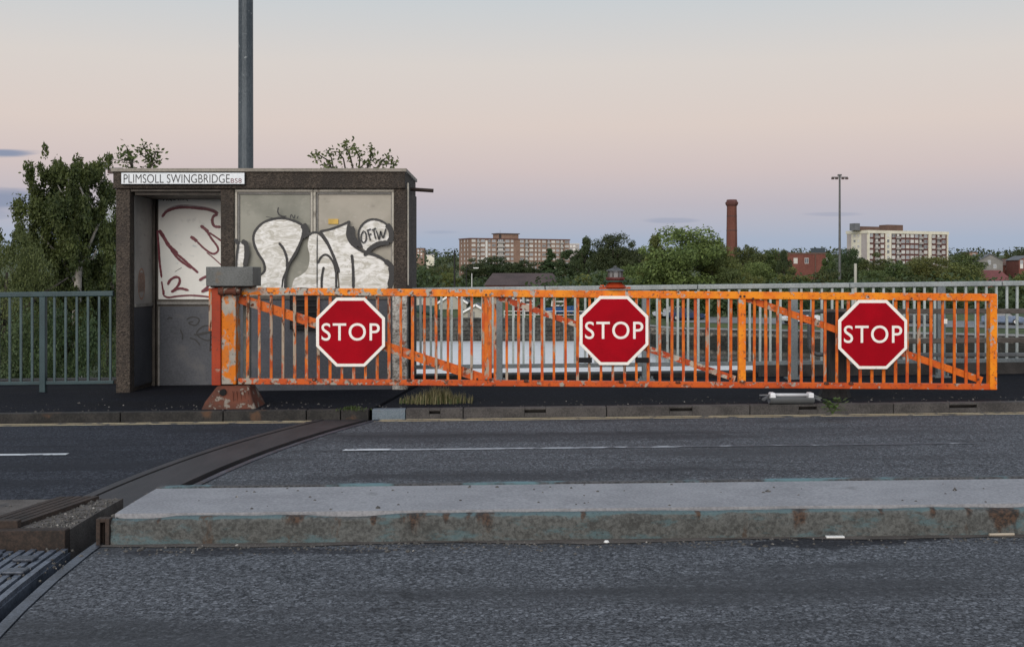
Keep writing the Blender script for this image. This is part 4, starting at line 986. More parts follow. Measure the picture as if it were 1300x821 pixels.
b = MB(); blades(b, pg.x, pg.y+.05, PZ-.005, 700, .31, .16, .08, .22, .0035, .6, q); stuff(b.build('dry_blades', M['drygrass'], gt))
b = MB(); blades(b, pg.x, pg.y+.05, PZ-.005, 420, .31, .16, .06, .16, .004, .7, q); stuff(b.build('green_blades', M['greengrass'], gt))
pm = PG(445, 521, PZ); b = MB(); blades(b, pm.x, pm.y+.1, PZ-.005, 160, .16, .12, .02, .05, .006, .9, q)
stuff(b.build('moss_patch', M['greengrass']))
# leafy weed
M['weed'] = mat_leaf('weed_leaf', (.045, .10, .025), (.13, .22, .06))
pw = PG(1057, 523, PZ*.9); b = MB(); q = random.Random(9)
for _ in range(95):
    a = q.random()*6.28; r = q.uniform(.01, .12); h = q.uniform(.02, .13); l = q.uniform(.035, .06); w = l*.42; tz = q.uniform(-.4, .6)
    p = Vector((pw.x+math.cos(a)*r, pw.y+math.sin(a)*r*.6, pw.z+h)); d = Vector((math.cos(a), math.sin(a)*.7, tz)).normalized(); s = d.cross(Vector((0, 0, 1))).normalized()
    b.add([p, p+d*l*.5+s*w, p+d*l, p+d*l*.5-s*w], [(0, 1, 2, 3)])
wd = thing('green_weed', 'small leafy green weed growing out of the kerb under the right stop sign', 'weed', (pw.x, pw.y, pw.z)); b.build('leaves', M['weed'], wd)
b = MB()
for j in range(7): a = j*.9; b.tube([(pw.x, pw.y, pw.z-.02), (pw.x+math.cos(a)*.06, pw.y+math.sin(a)*.04, pw.z+.08)], .003, 4)
b.build('stems', M['weed'], wd)
# litter on the near road
p = PG(1060, 683); b = MB(); b.box(p.x-.05, p.x+.05, p.y-.015, p.y+.015, p.z+.004, p.z+.014); tag(b.build('paper_scrap', M['litter'], bevel=.003), 'white scrap of paper lying on the near road beside the island kerb', 'litter')
p = PG(1272, 681); b = MB(); b.tube([(p.x-.07, p.y, p.z+.012), (p.x+.07, p.y+.01, p.z+.012)], .008, 6); tag(b.build('pale_stick', M['stick']), 'pale stick lying on the near road at the foot of the island kerb', 'stick')
p = PG(770, 689); b = MB(); b.lathe((p.x, p.y, p.z), [(.012, 0), (.016, .006), (.009, .015)], 7); tag(b.build('white_pebble', M['litter']), 'single white pebble lying on the near road below the middle stop sign', 'pebble')
# ================================================================== trees
M['leaf_dark'] = mat_leaf('dark_leaf', (.026, .044, .018), (.080, .108, .042))
M['leaf_mid'] = mat_leaf('mid_leaf', (.042, .062, .020), (.130, .158, .052))
M['leaf_light'] = mat_leaf('light_leaf', (.064, .086, .026), (.195, .222, .066))
M['leaf_olive'] = mat_leaf('olive_leaf', (.075, .092, .024), (.24, .25, .075))
M['leaf_birch'] = mat_leaf('birch_leaf', (.026, .050, .014), (.105, .145, .04))
M['bark'] = mat_speckle('tree_bark', (.035, .03, .024), (.09, .075, .06), 3, 20, .9, stretch=(1, 1, .3))
M['birchbark'] = mat_speckle('pale_birch_bark', (.28, .26, .23), (.52, .49, .44), 4, 20, .8, c3=(.05, .045, .04), s3=5)
def leaf_mesh(name, blobs, n, size, seed, mat, droop=0.0, shell=.5, aspect=.55):
    """thousands of small leaf faces spread through overlapping clumps"""
    r = np.random.default_rng(seed); B = np.array(blobs, float)          # x y z rx ry rz
    w = (B[:, 3]*B[:, 4]*B[:, 5])**(.62); w /= w.sum(); idx = r.choice(len(B), n, p=w); b = B[idx]
    d = r.normal(size=(n, 3)); d /= np.linalg.norm(d, axis=1)[:, None]
    rad = (shell+(1-shell)*r.random(n)**.6)*(1+.16*r.normal(size=n))
    p = b[:, :3]+d*b[:, 3:]*rad[:, None]
    if droop: p[:, 2] -= droop*r.random(n)**2
    nrm = d*.8+r.normal(size=(n, 3))*.7; nrm[:, 2] += .35; nrm /= np.linalg.norm(nrm, axis=1)[:, None]
    t = np.cross(nrm, r.normal(size=(n, 3)))
    if droop: t = t*.5+np.array([0, 0, -1.0])*np.abs(r.normal(size=(n, 1)))
    t /= np.linalg.norm(t, axis=1)[:, None]; s = np.cross(nrm, t); s /= np.linalg.norm(s, axis=1)[:, None]
    L_ = size*r.uniform(.6, 1.5, n)[:, None]
    v = np.stack([p-t*L_*.5, p+s*L_*aspect*.5+t*L_*.05, p+t*L_*.5, p-s*L_*aspect*.5+t*L_*.05], 1).reshape(-1, 3)
    me = bpy.data.meshes.new(name); me.vertices.add(4*n); me.vertices.foreach_set('co', v.astype(np.float32).ravel())
    me.loops.add(4*n); me.loops.foreach_set('vertex_index', np.arange(4*n, dtype=np.int32))
    me.polygons.add(n); me.polygons.foreach_set('loop_start', np.arange(0, 4*n, 4, dtype=np.int32))
    me.materials.append(mat); me.update(calc_edges=True); me.validate(); return me
def crown_blobs(seed, kind):
    q = random.Random(seed); out = []
    if kind == 'round':
        for i in range(46):
            a = q.random()*6.283; u = q.uniform(-1, 1); s = math.sqrt(1-u*u); rr = q.uniform(.65, 1.08)
            cr = q.uniform(.055, .125); wob = 1+.22*mnoise.noise((math.cos(a)*s*1.5+seed, math.sin(a)*s*1.5, u*1.5))
            out.append((math.cos(a)*s*.39*rr*wob, math.sin(a)*s*.39*rr*wob, .55+u*.38*rr*wob, cr*1.15, cr*1.15, cr*.8))
        for i in range(10): out.append((q.uniform(-.2, .2), q.uniform(-.2, .2), q.uniform(.35, .7), .16, .16, .14))
        for i in range(12): a = q.random()*6.283; out.append((math.cos(a)*.36, math.sin(a)*.36, q.uniform(.08, .25), .11, .11, .09))
    elif kind == 'tall':
        for i in range(44):
            z = q.uniform(.12, .97); env = .40*math.sin(math.pi*min(1, max(.06, (z+.06)*.93)))**.7*(1.12-z*.35); a = q.random()*6.283; cr = q.uniform(.05, .10)
            out.append((math.cos(a)*env*q.uniform(.4, 1.05), math.sin(a)*env*q.uniform(.4, 1.05), z, cr*1.2, cr*1.2, cr))
    elif kind == 'bush':
        for i in range(40):
            a = q.random()*6.283; u = q.random(); s = math.sqrt(1-u*u); cr = q.uniform(.08, .16)
            out.append((math.cos(a)*s*.5*q.uniform(.5, 1), math.sin(a)*s*.5*q.uniform(.5, 1), .05+u*.82*q.uniform(.6, 1.05), cr, cr, cr))
    elif kind == 'cedar':
        for i in range(50):
            z = q.uniform(.1, 1)**.8; env = .34*(1.04-z)**.8+.02; a = q.random()*6.283; rr = q.uniform(.3, 1.1)
            out.append((math.cos(a)*env*rr, math.sin(a)*env*rr, z-.03, .085*(1.2-z)+.025, .085*(1.2-z)+.025, .035))
    return out
def trunk_mesh(name, seed, top=.7, r0=.028, mat=None, limbs=7):
    q = random.Random(seed); b = MB(); b.tube([(0, 0, -.03), (.004, 0, top*.35), (-.008, .004, top*.7), (.004, 0, top)], [r0, r0*.75, r0*.5, r0*.2], 8)
    for i in range(limbs):
        a = i*2.4+q.random(); z = top*q.uniform(.3, .75); l = q.uniform(.16, .32)
        b.tube([(0, 0, z), (math.cos(a)*l*.5, math.sin(a)*l*.5, z+l*.45), (math.cos(a)*l, math.sin(a)*l, z+l*.75)], [r0*.42, r0*.28, r0*.1], 5)
    return local_mesh(name, b, mat or M['bark'], True)
VAR = {}
for k, (kind, n, s) in enumerate((('round', 13000, .036), ('round', 13000, .034), ('round', 12000, .038), ('tall', 11000, .036), ('bush', 8000, .05), ('cedar', 10000, .036), ('round', 20000, .027))):
    VAR[k] = (leaf_mesh('crown', crown_blobs(20+k, kind), n, s, 40+k, M['leaf_mid'], shell=.45), trunk_mesh('trunk', 60+k, .25 if kind == 'bush' else .72))
def tree(px, topy, wpx, D, mat, var, label, name='tree', base=None, group=None, cat='tree', rot=None):
    x = (px-650)/F*D; zt = EYE+(HY-topy)/F*D; z0 = land_z(x, D) if base is None else base
    z0 -= .15; h = zt-z0; w = wpx/F*D
    t = thing(name, label, cat, (x, D, z0), group)
    sx_ = w/.88
    rz = rot if rot is not None else (px*1.7) % 6.28
    o = place(VAR[var][0], 'crown', t, (0, 0, 0), (0, 0, rz), (sx_, sx_, h*1.0)); o.material_slots[0].link = 'OBJECT'; o.material_slots[0].material = M[mat]
    place(VAR[var][1], 'trunk', t, (0, 0, 0), (0, 0, rz), (h*.9, h*.9, h))
    return t
TG = 'trees along the far bank'
for a in (
 (534, 337, 42, 190, 'leaf_mid', 0, 'mid green tree showing just right of the shelter corner, below the small far block'),
 (556, 333, 40, 205, 'leaf_mid', 2, 'green tree left of the black lamp post, with the far hill above it'),
 (571, 340, 30, 180, 'leaf_light', 1, 'light green tree right behind the slim black lamp post'),
 (603, 329, 42, 260, 'leaf_dark', 1, 'dark tree covering the left end of the brown flats'),
 (629, 323, 50, 270, 'leaf_dark', 0, 'dark round tree under the left half of the brown flats'),
 (662, 327, 46, 255, 'leaf_dark', 2, 'dark spreading tree below the middle of the brown flats'),
 (697, 314, 52, 265, 'leaf_dark', 5, 'dark layered cedar in front of the right half of the brown flats'),
 (722, 318, 42, 250, 'leaf_dark', 3, 'dark tree rising at the right end of the brown flats'),
 (743, 302, 38, 240, 'leaf_dark', 3, 'dark upright tree, left one of the tall dark pair beside the brown flats'),
 (779, 292, 62, 235, 'leaf_dark', 6, 'tallest dark tree, behind the gate lantern'),
 (806, 308, 34, 230, 'leaf_dark', 1, 'dark tree squeezed between the tall dark tree and the bright bushy tree'),
 (738, 345, 50, 158, 'leaf_olive', 4, 'yellowish olive bush just left of the gate lantern'),
 (765, 340, 36, 170, 'leaf_mid', 2, 'mid green tree directly behind the gate lantern'),
 (797, 333, 34, 165, 'leaf_light', 0, 'light green young tree right of the gate lantern'),
 (832, 299, 46, 152, 'leaf_light', 3, 'bright green slim tree at the left edge of the big bushy tree'),
 (863, 282, 118, 150, 'leaf_light', 6, 'big bright green bushy tree, largest on the far bank'),
 (906, 299, 74, 155, 'leaf_light', 6, 'bright green tree in front of the foot of the brick chimney'),
 (920, 330, 50, 150, 'leaf_mid', 1, 'lower green tree below the brick chimney'),
 (950, 308, 46, 235, 'leaf_mid', 0, 'round green tree just right of the brick chimney'),
 (976, 312, 50, 240, 'leaf_mid', 2, 'dark green tree between the chimney and the red brick building'),
 (996, 318, 26, 225, 'leaf_dark', 3, 'narrow dark tree at the left corner of the red brick building'),
 (965, 329, 60, 160, 'leaf_light', 6, 'broad mid green tree below and left of the red brick building'),
 (948, 341, 44, 150, 'leaf_light', 2, 'pale green tree low behind the gate right of the chimney'),
 (1008, 341, 52, 158, 'leaf_light', 1, 'green tree below the left part of the red brick building'),
 (1040, 341, 56, 165, 'leaf_mid', 0, 'green tree below the right part of the red brick building'),
 (1032, 315, 24, 330, 'leaf_mid', 2, 'small tree sticking up behind the roof of the red brick building'),
 (1052, 322, 26, 260, 'leaf_mid', 3, 'tree right of the red brick building and left of the tall light mast'),
 (1083, 312, 40, 250, 'leaf_dark', 6, 'dark round tree covering the lower left corner of the white flats'),
 (1070, 331, 40, 200, 'leaf_dark', 0, 'dark tree at the foot of the tall light mast'),
 (1113, 322, 50, 245, 'leaf_mid', 1, 'dark tree below the left half of the white flats'),
 (1150, 326, 60, 215, 'leaf_mid', 2, 'dark tree below the middle of the white flats'),
 (1103, 340, 50, 165, 'leaf_mid', 6, 'green tree behind the right stop sign and pale wooden post'),
 (1186, 322, 74, 190, 'leaf_light', 6, 'broad green tree below the right end of the white flats'),
 (1221, 318, 56, 240, 'leaf_mid', 0, 'tree right of the white flats with its top against the sky'),
 (1150, 343, 60, 150, 'leaf_mid', 1, 'low green tree above the silver rail, right of the right stop sign'),
 (1226, 330, 56, 165, 'leaf_light', 2, 'green tree left of the dark red roof'),
 (1298, 342, 42, 150, 'leaf_light', 0, 'light green tree at the right picture edge beside the dark red roof'),
 (1267, 318, 16, 420, 'leaf_dark', 5, 'spiky dark tree behind the grey gabled house'),
 (1298, 315, 18, 500, 'leaf_dark', 2, 'far dark tree on the skyline at the right picture edge'),
 (1278, 322, 14, 430, 'leaf_mid', 3, 'small far tree above the red brown roof at the right'),
): tree(*a, group=TG)
# undergrowth along the bank: no one could count it
r = np.random.default_rng(5); bl = []
for _ in range(420):
    px = r.uniform(690, 1400); x = 0; D = 141+r.uniform(0, 26)
    x = (px-650)/F*D; z = land_z(x, D); s = r.uniform(1.5, 3.3); bl.append((x, D, z+s*.5, s*1.3, s, s*.9))
for _ in range(150):
    px = r.uniform(515, 760); D = 165+r.uniform(0, 30); x = (px-650)/F*D; z = land_z(x, D); s = r.uniform(1.2, 2.4); bl.append((x, D, z+s*.5, s*1.3, s, s*.9))
for _ in range(260):
    px = r.uniform(150, 540); D = 150+r.uniform(0, 60); x = (px-650)/F*D; z = land_z(x, D); s = r.uniform(2.0, 4.6); bl.append((x, D, z+s*.6, s*1.2, s, s*1.1))
o = bpy.data.objects.new('undergrowth', leaf_mesh('undergrowth', bl, 52000, .58, 9, M['leaf_dark'], shell=.3)); COL.objects.link(o); stuff(o)
# far wooded hillside
bl = []
for _ in range(900):
    D = r.uniform(820, 1750); px = r.uniform(380, 1500); x = (px-650)/F*D; z = land_z(x, D); s = r.uniform(5, 10); bl.append((x, D, z+s*.35, s*1.2, s*1.2, s*.8))
o = bpy.data.objects.new('far_wood', leaf_mesh('far_wood', bl, 30000, 3.0, 10, M['leaf_dark'], shell=.5)); COL.objects.link(o); stuff(o)

# the near trees left of the shelter: a weeping birch and its neighbours
def birch():
    D = 34.0; q = random.Random(77); X_ = lambda px: (px-650)/F*D; Z_ = lambda py: EYE+(HY-py)/F*D
    bl = []
    env = [(62, 216, 22), (80, 214, 26), (100, 216, 30), (118, 222, 26), (72, 235, 30), (95, 240, 36), (118, 250, 32), (135, 262, 26), (52, 262, 26), (75, 270, 34), (100, 280, 38), (125, 290, 34),
           (40, 292, 28), (62, 305, 34), (90, 315, 38), (118, 325, 36), (140, 300, 26), (50, 340, 36), (80, 350, 40), (110, 360, 40), (138, 350, 28), (50, 385, 40), (85, 395, 44), (120, 400, 40), (60, 430, 44), (105, 440, 44)]
    for px, py, w in env:
        for _ in range(9):
            s = w/F*D*.5*q.uniform(.3, .7)
            bl.append((X_(px)+q.gauss(0, w/F*D*.52), D+q.gauss(0, .8), Z_(py)+q.gauss(0, w/F*D*.42)-.1, s, s*1.1, s*1.3))
    t = thing('birch_tree', 'tall weeping birch with drooping leafy strands and pale branches left of the shelter', 'tree', (X_(95), D, -2.3))
    me = leaf_mesh('crown', [(x-X_(95), y-D, z+2.3, a, b_, c_) for x, y, z, a, b_, c_ in bl], 95000, .088, 3, M['leaf_birch'], droop=.34, shell=.25, aspect=.5)
    place(me, 'crown', t, (0, 0, 0))
    b = MB(); P_ = lambda px, py, dy=0: Vector((X_(px), D+dy, Z_(py)))
    b.tube([P_(98, 520), P_(96, 420), P_(100, 340), P_(97, 280), P_(92, 240)], [.17, .14, .10, .06, .03], 8)
    for pts in (((98, 300), (92, 270), (86, 250), (82, 236)), ((105, 330), (128, 285), (122, 262), (112, 244)), ((99, 320), (120, 330), (130, 318)), ((97, 360), (75, 320), (60, 300)), ((100, 290), (110, 250), (104, 226))):
        b.tube([P_(u, v, -.7*i/len(pts)) for i, (u, v) in enumerate(pts)], [.05, .035, .025, .012][:len(pts)], 6)
    b.build('trunk', M['birchbark'], t, smooth=True)
birch()
def near_tree(px, topy, wpx, D, mat, var, label, name='tree', cat='tree'): tree(px, topy, wpx, D, mat, var, label, name, base=-2.3, group='trees left of the shelter', cat=cat)
dense = leaf_mesh('crown', crown_blobs(91, 'round'), 30000, .014, 92, M['leaf_mid'], shell=.4); VAR[7] = (dense, VAR[0][1])
dense = leaf_mesh('crown', crown_blobs(95, 'tall'), 26000, .014, 93, M['leaf_mid'], shell=.4); VAR[8] = (dense, VAR[3][1])
dense = leaf_mesh('crown', crown_blobs(97, 'bush'), 20000, .022, 94, M['leaf_mid'], shell=.35); VAR[9] = (dense, VAR[4][1])
near_tree(8, 268, 120, 30, 'leaf_mid', 7, 'lower dark green tree at the left picture edge beside the birch')
near_tree(-50, 290, 110, 33, 'leaf_mid', 7, 'dark green tree cut off by the left picture edge')
near_tree(40, 262, 44, 38, 'leaf_mid', 8, 'slim green tree between the birch and the tree at the left edge')
near_tree(140, 236, 46, 40, 'leaf_light', 8, 'slim light green tree half hidden behind the left corner of the shelter')
near_tree(20, 365, 120, 24, 'leaf_dark', 9, 'dense bush low behind the teal railing at the left edge', 'bush', 'bush')
near_tree(100, 355, 120, 23.5, 'leaf_dark', 9, 'dense dark bush behind the teal railing beside the shelter', 'bush', 'bush')
near_tree(165, 380, 110, 26, 'leaf_dark', 9, 'bush behind the shelter wall seen through the teal bars', 'bush', 'bush')
# saplings on the shelter roof
def sapling(stems, label, seed, leafn, D):
    q = random.Random(seed); b = MB(); lv = MB(); ROOF = sz(214.5)
    x0 = (stems[0][0][0]-650)/F*D
    t = thing('roof_sapling', label, 'plant', (x0, D, ROOF), 'saplings growing on the shelter roof')
    for st in stems:
        pts = [Vector(((px-650)/F*D, D+q.uniform(-.15, .15)*(i > 0), EYE+(HY-py)/F*D)) for i, (px, py) in enumerate(st)]
        if True: pts[0].z = ROOF-.02
        b.tube(pts, [.012-.007*i/(len(pts)-1) for i in range(len(pts))], 5)
        for i in range(1, len(pts)):
            for _ in range(int(leafn*1.5)):
                u = q.random(); p = pts[i-1].lerp(pts[i], u)+Vector((q.gauss(0, .042), q.gauss(0, .04), q.gauss(0, .036)))
                if p.z < ROOF+.02: continue
                d = Vector((q.gauss(0, 1), q.gauss(0, 1), q.gauss(0, .8))).normalized(); s = d.cross(Vector((q.gauss(0, 1), q.gauss(0, 1), q.gauss(0, 1)))).normalized(); l = q.uniform(.04, .07); w = l*.55
                lv.add([p, p+d*l*.5+s*w*.5, p+d*l, p+d*l*.5-s*w*.5], [(0, 1, 2, 3)])
    b.build('stems', M['bark'], t); lv.build('leaves', M['leaf_mid'], t)
sapling([((170, 215), (164, 200), (152, 194), (146, 196)), ((170, 215), (163, 195), (157, 184)), ((170, 215), (168, 204), (160, 203), (150, 204)), ((186, 215), (189, 200), (186, 188), (184, 184)), ((186, 215), (191, 200), (198, 192), (203, 194)), ((186, 215), (189, 205), (180, 196), (176, 192)), ((186, 215), (192, 206), (200, 202))],
        'pair of small leafy saplings growing on the left end of the shelter roof', 5, 15, SY+.55)
sapling([((425, 215), (415, 203), (404, 196), (400, 198)), ((425, 215), (420, 200), (412, 188)), ((440, 215), (434, 200), (428, 192), (420, 193)), ((450, 215), (446, 200), (439, 186), (437, 184)), ((455, 215), (456, 200), (452, 190), (450, 184)),
         ((462, 215), (470, 202), (472, 192), (476, 188)), ((470, 215), (482, 206), (490, 203), (498, 198)), ((470, 215), (485, 210), (497, 208), (503, 211)), ((430, 215), (420, 211), (410, 208)), ((450, 215), (462, 207), (468, 204))],
        'wide straggly sapling growing on the right half of the shelter roof', 8, 13, SY+.7)
# ================================================================== buildings and other things beyond the water
M['brick_brown'] = mat_speckle('brown_brick', (.20, .125, .092), (.27, .175, .13), .15, 1.2, .9)
M['brick_red'] = mat_speckle('red_brick', (.125, .042, .032), (.18, .068, .05), .3, 2.5, .9, c3=(.10, .04, .034), s3=.2)
M['brick_dark'] = mat_speckle('dark_red_cladding', (.085, .034, .030), (.13, .055, .047), .2, 2, .85)
M['cream'] = mat_speckle('cream_render', (.60, .565, .46), (.72, .68, .56), .15, 1.2, .8)
M['greyclad'] = mat_speckle('grey_end_cladding', (.34, .30, .29), (.42, .38, .365), .15, 1.5, .8)
M['winframe'] = mat_flat('white_window_frame', (.66, .65, .62)); M['balcony'] = mat_flat('pale_balcony_front', (.36, .34, .32))
M['shade'] = mat_flat('dark_panel', (.05, .042, .04)); M['roofdark'] = mat_speckle('dark_brown_roof', (.055, .038, .036), (.095, .065, .06), .4, 6, .85)
M['slateroof'] = mat_speckle('slate_roof', (.10, .105, .115), (.17, .175, .185), .4, 5, .8); M['redroof'] = mat_speckle('dark_red_roof', (.14, .045, .045), (.19, .065, .06), .4, 5, .8)
M['rooftile'] = mat_speckle('brown_tile_roof', (.10, .06, .045), (.15, .09, .07), .4, 5, .85); M['stonewall'] = mat_speckle('grey_stone_wall', (.16, .155, .145), (.25, .24, .225), .4, 5, .9)
def pane_mat():
    m = bpy.data.materials.new('window_pane'); m.use_nodes = True; t = NT(m)
    oi = t.n.new('ShaderNodeObjectInfo'); rr = t.n.new('ShaderNodeValToRGB'); t.link(oi.outputs['Random'], rr.inputs[0]); rr.color_ramp.interpolation = 'CONSTANT'
    e = rr.color_ramp.elements; e[0].color = (.42, .40, .38, 1); e[1].position = .3; e[1].color = (.12, .12, .13, 1)
    for p, c_ in ((.45, (.55, .52, .47, 1)), (.68, (.30, .31, .33, 1)), (.82, (.62, .60, .56, 1))):
        n = e.new(p); n.color = c_
    t.link(rr.outputs[0], t.b.inputs['Base Color']); t.b.inputs['Roughness'].default_value = .12; t.b.inputs['Specular IOR Level'].default_value = .8; return m
M['pane'] = pane_mat()
def window_mesh(mull=1):
    b = MB(); f = .06; b.box(0, 1, .0, .02, 0, f, mi=0); b.box(0, 1, 0, .02, 1-f, 1, mi=0); b.box(0, f*.8, 0, .02, f, 1-f, mi=0); b.box(1-f*.8, 1, 0, .02, f, 1-f, mi=0)
    for i in range(mull): x = (i+1)/(mull+1); b.box(x-.025, x+.025, 0, .02, f, 1-f, mi=0)
    b.box(f*.8, 1-f*.8, .012, .03, f, 1-f, mi=1); return local_mesh('window', b, [M['winframe'], M['pane']])
WIN1, WIN2 = window_mesh(1), window_mesh(2)
tmp = MB(); tmp.box(0, 1, -1.2, -1.08, .0, .38); tmp.box(0, .04, -1.08, 0, 0, .38); tmp.box(.96, 1, -1.08, 0, 0, .38); tmp.box(0, 1, -1.2, 0, -.06, -.005); BALC = local_mesh('balcony', tmp, M['balcony'])
tmp = MB(); tmp.box(0, 1, -.012, .05, 0, 1); SHADE_PANEL = local_mesh('recess', tmp, M['shade'])  # flat dark panel; the shade of a balcony recess is its colour
class Block:
    """slab of flats: near corner at photo column pc, long side turned away to the right by th"""
    def __init__(s, name, label, pc, D, th):
        s.D = D; s.th = R(th); s.C = Vector(((pc-650)/F*D, D, 0)); s.root = thing(name, label, 'flats', (s.C.x, s.C.y, 0), rotz=s.th)
    def u(s, px): k = (px-650)/F; return (k*s.C.y-s.C.x)/(math.cos(s.th)-k*math.sin(s.th))      # along the long side
    def v(s, px): k = (px-650)/F; return (k*s.C.y-s.C.x)/(-math.sin(s.th)-k*math.cos(s.th))     # along the end
    def z(s, py): return EYE+(HY-py)/F*s.D
    def part(s, name, mb, mat, **k): return mb.build(name, mat, s.root, org=(0, 0, 0), **k)
    def win(s, px, w, z, h, me=WIN1):
        x = s.u(px); return place(me, 'window', s.root, (x-w/2, -.12, z), (0, 0, 0), (w, 3, h))
    def endwin(s, px, w, z, h): y = s.v(px); return place(WIN1, 'window', s.root, (-.12, y+w/2, z), (0, 0, R(-90)), (w, 3, h))
# brown brick flats
B = Block('brown_flats', 'long brown brick block of flats with many white windows and a small roof house', 597.5, 700, 25)
Lx, Ly = B.u(723), B.v(583); top = B.z(303.2); fh = 5.65/F*700
b = MB(); b.box(0, Lx, 0, Ly, -3, top); B.part('wall', b, M['brick_brown'])
b = MB(); b.box(-.4, Lx+.4, -.4, Ly+.4, top+.01, top+.55); B.part('roof_edge', b, mat_flat('brown_roof_edge', (.13, .06, .05)))
xa, xb_ = B.u(634.5), B.u(660.5); b = MB(); b.box(xa, xb_, 2.5, 10, top+.56, B.z(296.2)); rh = B.part('roof_house', b, M['brick_brown'])
b = MB(); b.box(xa-.7, xb_+.7, 1.8, 10.7, B.z(296.2)+.01, B.z(295.2)); B.part('roof_house_lid', b, M['roofdark'])
b = MB(); b.box(xa+.5, xa+2.2, 2.44, 2.5, top+.6, B.z(297)); b.build('louvre', M['shade'], B.root, org=(0, 0, 0))
b = MB(); b.tube([(xa+2.5, 5, B.z(295)), (xa+2.5, 5, B.z(291))], .06, 5); B.part('aerial', b, M['greymetal'])
cols = [(297, 38, 'w'), (340, 26, 'b'), (382, 40, 'w'), (442, 20, 'w'), (482, 36, 'w'), (545, 72, 'b'), (607, 40, 'w'), (650, 26, 'w'), (740, 36, 'w'), (783, 30, 'b'), (826, 36, 'w'), (867, 18, 'w'), (900, 20, 'w'), (942, 36, 'w'), (985, 28, 'b'), (1027, 36, 'w'), (1068, 32, 'w'), (1105, 28, 'b'), (1152, 38, 'w')]
wx0, wx1 = B.u(560+406/7.22), B.u(560+424/7.22); b = MB(); b.box(wx0, wx1, -.25, -.01, 0, top-.8); B.part('stair_strip', b, M['winframe'])
for fl in range(8):
    zc = B.z(305.6)-fl*fh
    for cz0, w, kd in cols:
        px = 560+cz0/7.22; wm_ = abs(B.u(px+w/14.44)-B.u(px-w/14.44))*.92
        if kd == 'w': B.win(px, wm_, zc-.72, 1.5, WIN2 if w > 30 else WIN1)
        else:
            x = B.u(px); place(SHADE_PANEL, 'recess', B.root, (x-wm_/2, 0, zc-1.1), (0, 0, 0), (wm_, 1, 2.2)); place(BALC, 'balcony', B.root, (x-wm_/2, 0, zc-1.1), (0, 0, 0), (wm_, .8, 2.3))
            B.win(px, wm_*.7, zc-.3, 1.3)
    for px in (586, 590, 594): B.endwin(px, 1.5 if px == 590 else .8, zc-.7, 1.4)
# white and brown flats at the right
B = Block('white_flats', 'cream and dark red block of flats with two roof houses at the right', 1102, 580, 26)
Lx, Ly = B.u(1203), B.v(1075.5); top = B.z(296); fh = 6.95/F*580
b = MB(); b.box(0, Lx, 0, Ly, -3, top); B.part('wall', b, M['brick_dark'])
b = MB(); b.box(-.5, Lx+.5, -.5, Ly+.5, top+.01, top+1.5); B.part('roof_band', b, M['cream'])
b = MB(); b.box(-.12, -.005, 0, Ly, -3, top); B.part('end_wall', b, M['cream'])
for p0, p1 in ((1075.6, 1081), (1094, 1101)):
    b = MB(); b.box(-.26, -.125, B.v(p1), B.v(p0), -3, top-.05); B.part('end_cladding', b, M['greyclad'])
for p0, p1 in ((1101.9, 1103.2), (1123.5, 1130.8), (1178.3, 1181.8), (1201.8, 1203)):
    b = MB(); b.box(B.u(p0), B.u(p1), -.5, -.005, -3, top-.02); st = B.part('stair_strip', b, M['cream'])
b = MB(); b.box(B.u(1093), B.u(1099), 4, 8, top+1.51, B.z(283.2)); B.part('flue', b, M['slateroof'])
b = MB(); b.box(B.u(1099)+.01, B.u(1124), 4, 10, top+1.51, B.z(287)); B.part('roof_house', b, M['rooftile'])
b = MB(); b.box(B.u(1132.5), B.u(1152), 3, 9, top+1.51, B.z(284.2)); B.part('roof_house', b, M['rooftile'])
cols = [(1106, 4.2, 'w'), (1113, 5, 'b'), (1120, 4.2, 'w'), (1126.5, 3, 'w'), (1134.2, 4.2, 'w'), (1140, 4.6, 'b'), (1146.5, 4.4, 'w'), (1152.2, 4, 'w'), (1157.8, 4.2, 'w'), (1163.4, 4.2, 'w'), (1168.6, 4.2, 'b'), (1175, 4.2, 'w'), (1185.2, 4.2, 'w'), (1191.3, 4.4, 'b'), (1197.8, 4.2, 'w')]
for fl in range(7):
    zc = B.z(298.6)-fl*fh
    for px, w, kd in cols:
        wm_ = abs(B.u(px+w/2)-B.u(px-w/2))
        if kd == 'w':
            o = B.win(px, wm_, zc-.8, 1.65); 
            if px == 1126.5: o.location.y = -.62
        else:
            x = B.u(px); place(SHADE_PANEL, 'recess', B.root, (x-wm_/2, 0, zc-1.25), (0, 0, 0), (wm_, 1, 2.4)); place(BALC, 'balcony', B.root, (x-wm_/2, 0, zc-1.2), (0, 0, 0), (wm_, .8, 2.6)); B.win(px, wm_*.6, zc-.25, 1.2)
    for px in (1085.3, 1090.2): o = B.endwin(px, 1.5, zc-.6, 1.3); o.location.x = -.24
# chimney
D = 420; cx = (929-650)/F*D; K = D/F; Zc = lambda py: EYE+(HY-py)*K
ch = thing('brick_chimney', 'tall tapering red brick factory chimney with a corbelled cap', 'chimney', (cx, D, -2))
b = MB(); b.lathe((cx, D, 0), [(2.35, -2.2), (2.0, Zc(318)), (1.78, Zc(262))], 8); b.build('shaft', mat_speckle('chimney_brick', (.10, .034, .025), (.15, .058, .042), .25, 3, .9, c3=(.07, .03, .024), s3=.3), ch)
b = MB(); b.lathe((cx, D, 0), [(1.79, Zc(262)+.01), (2.25, Zc(259.5)), (2.35, Zc(257)), (2.05, Zc(256.4)), (1.75, Zc(253.6)), (1.4, Zc(253.5))], 8); b.build('cap', M['brick_dark'], ch)
for i in range(2):
    b = MB(); z = Zc(275+i*18); b.lathe((cx, D, 0), [(1.87+.1*i, z), (1.88+.1*i, z+.25)], 8); b.build('iron_band', M['roofdark'], ch)
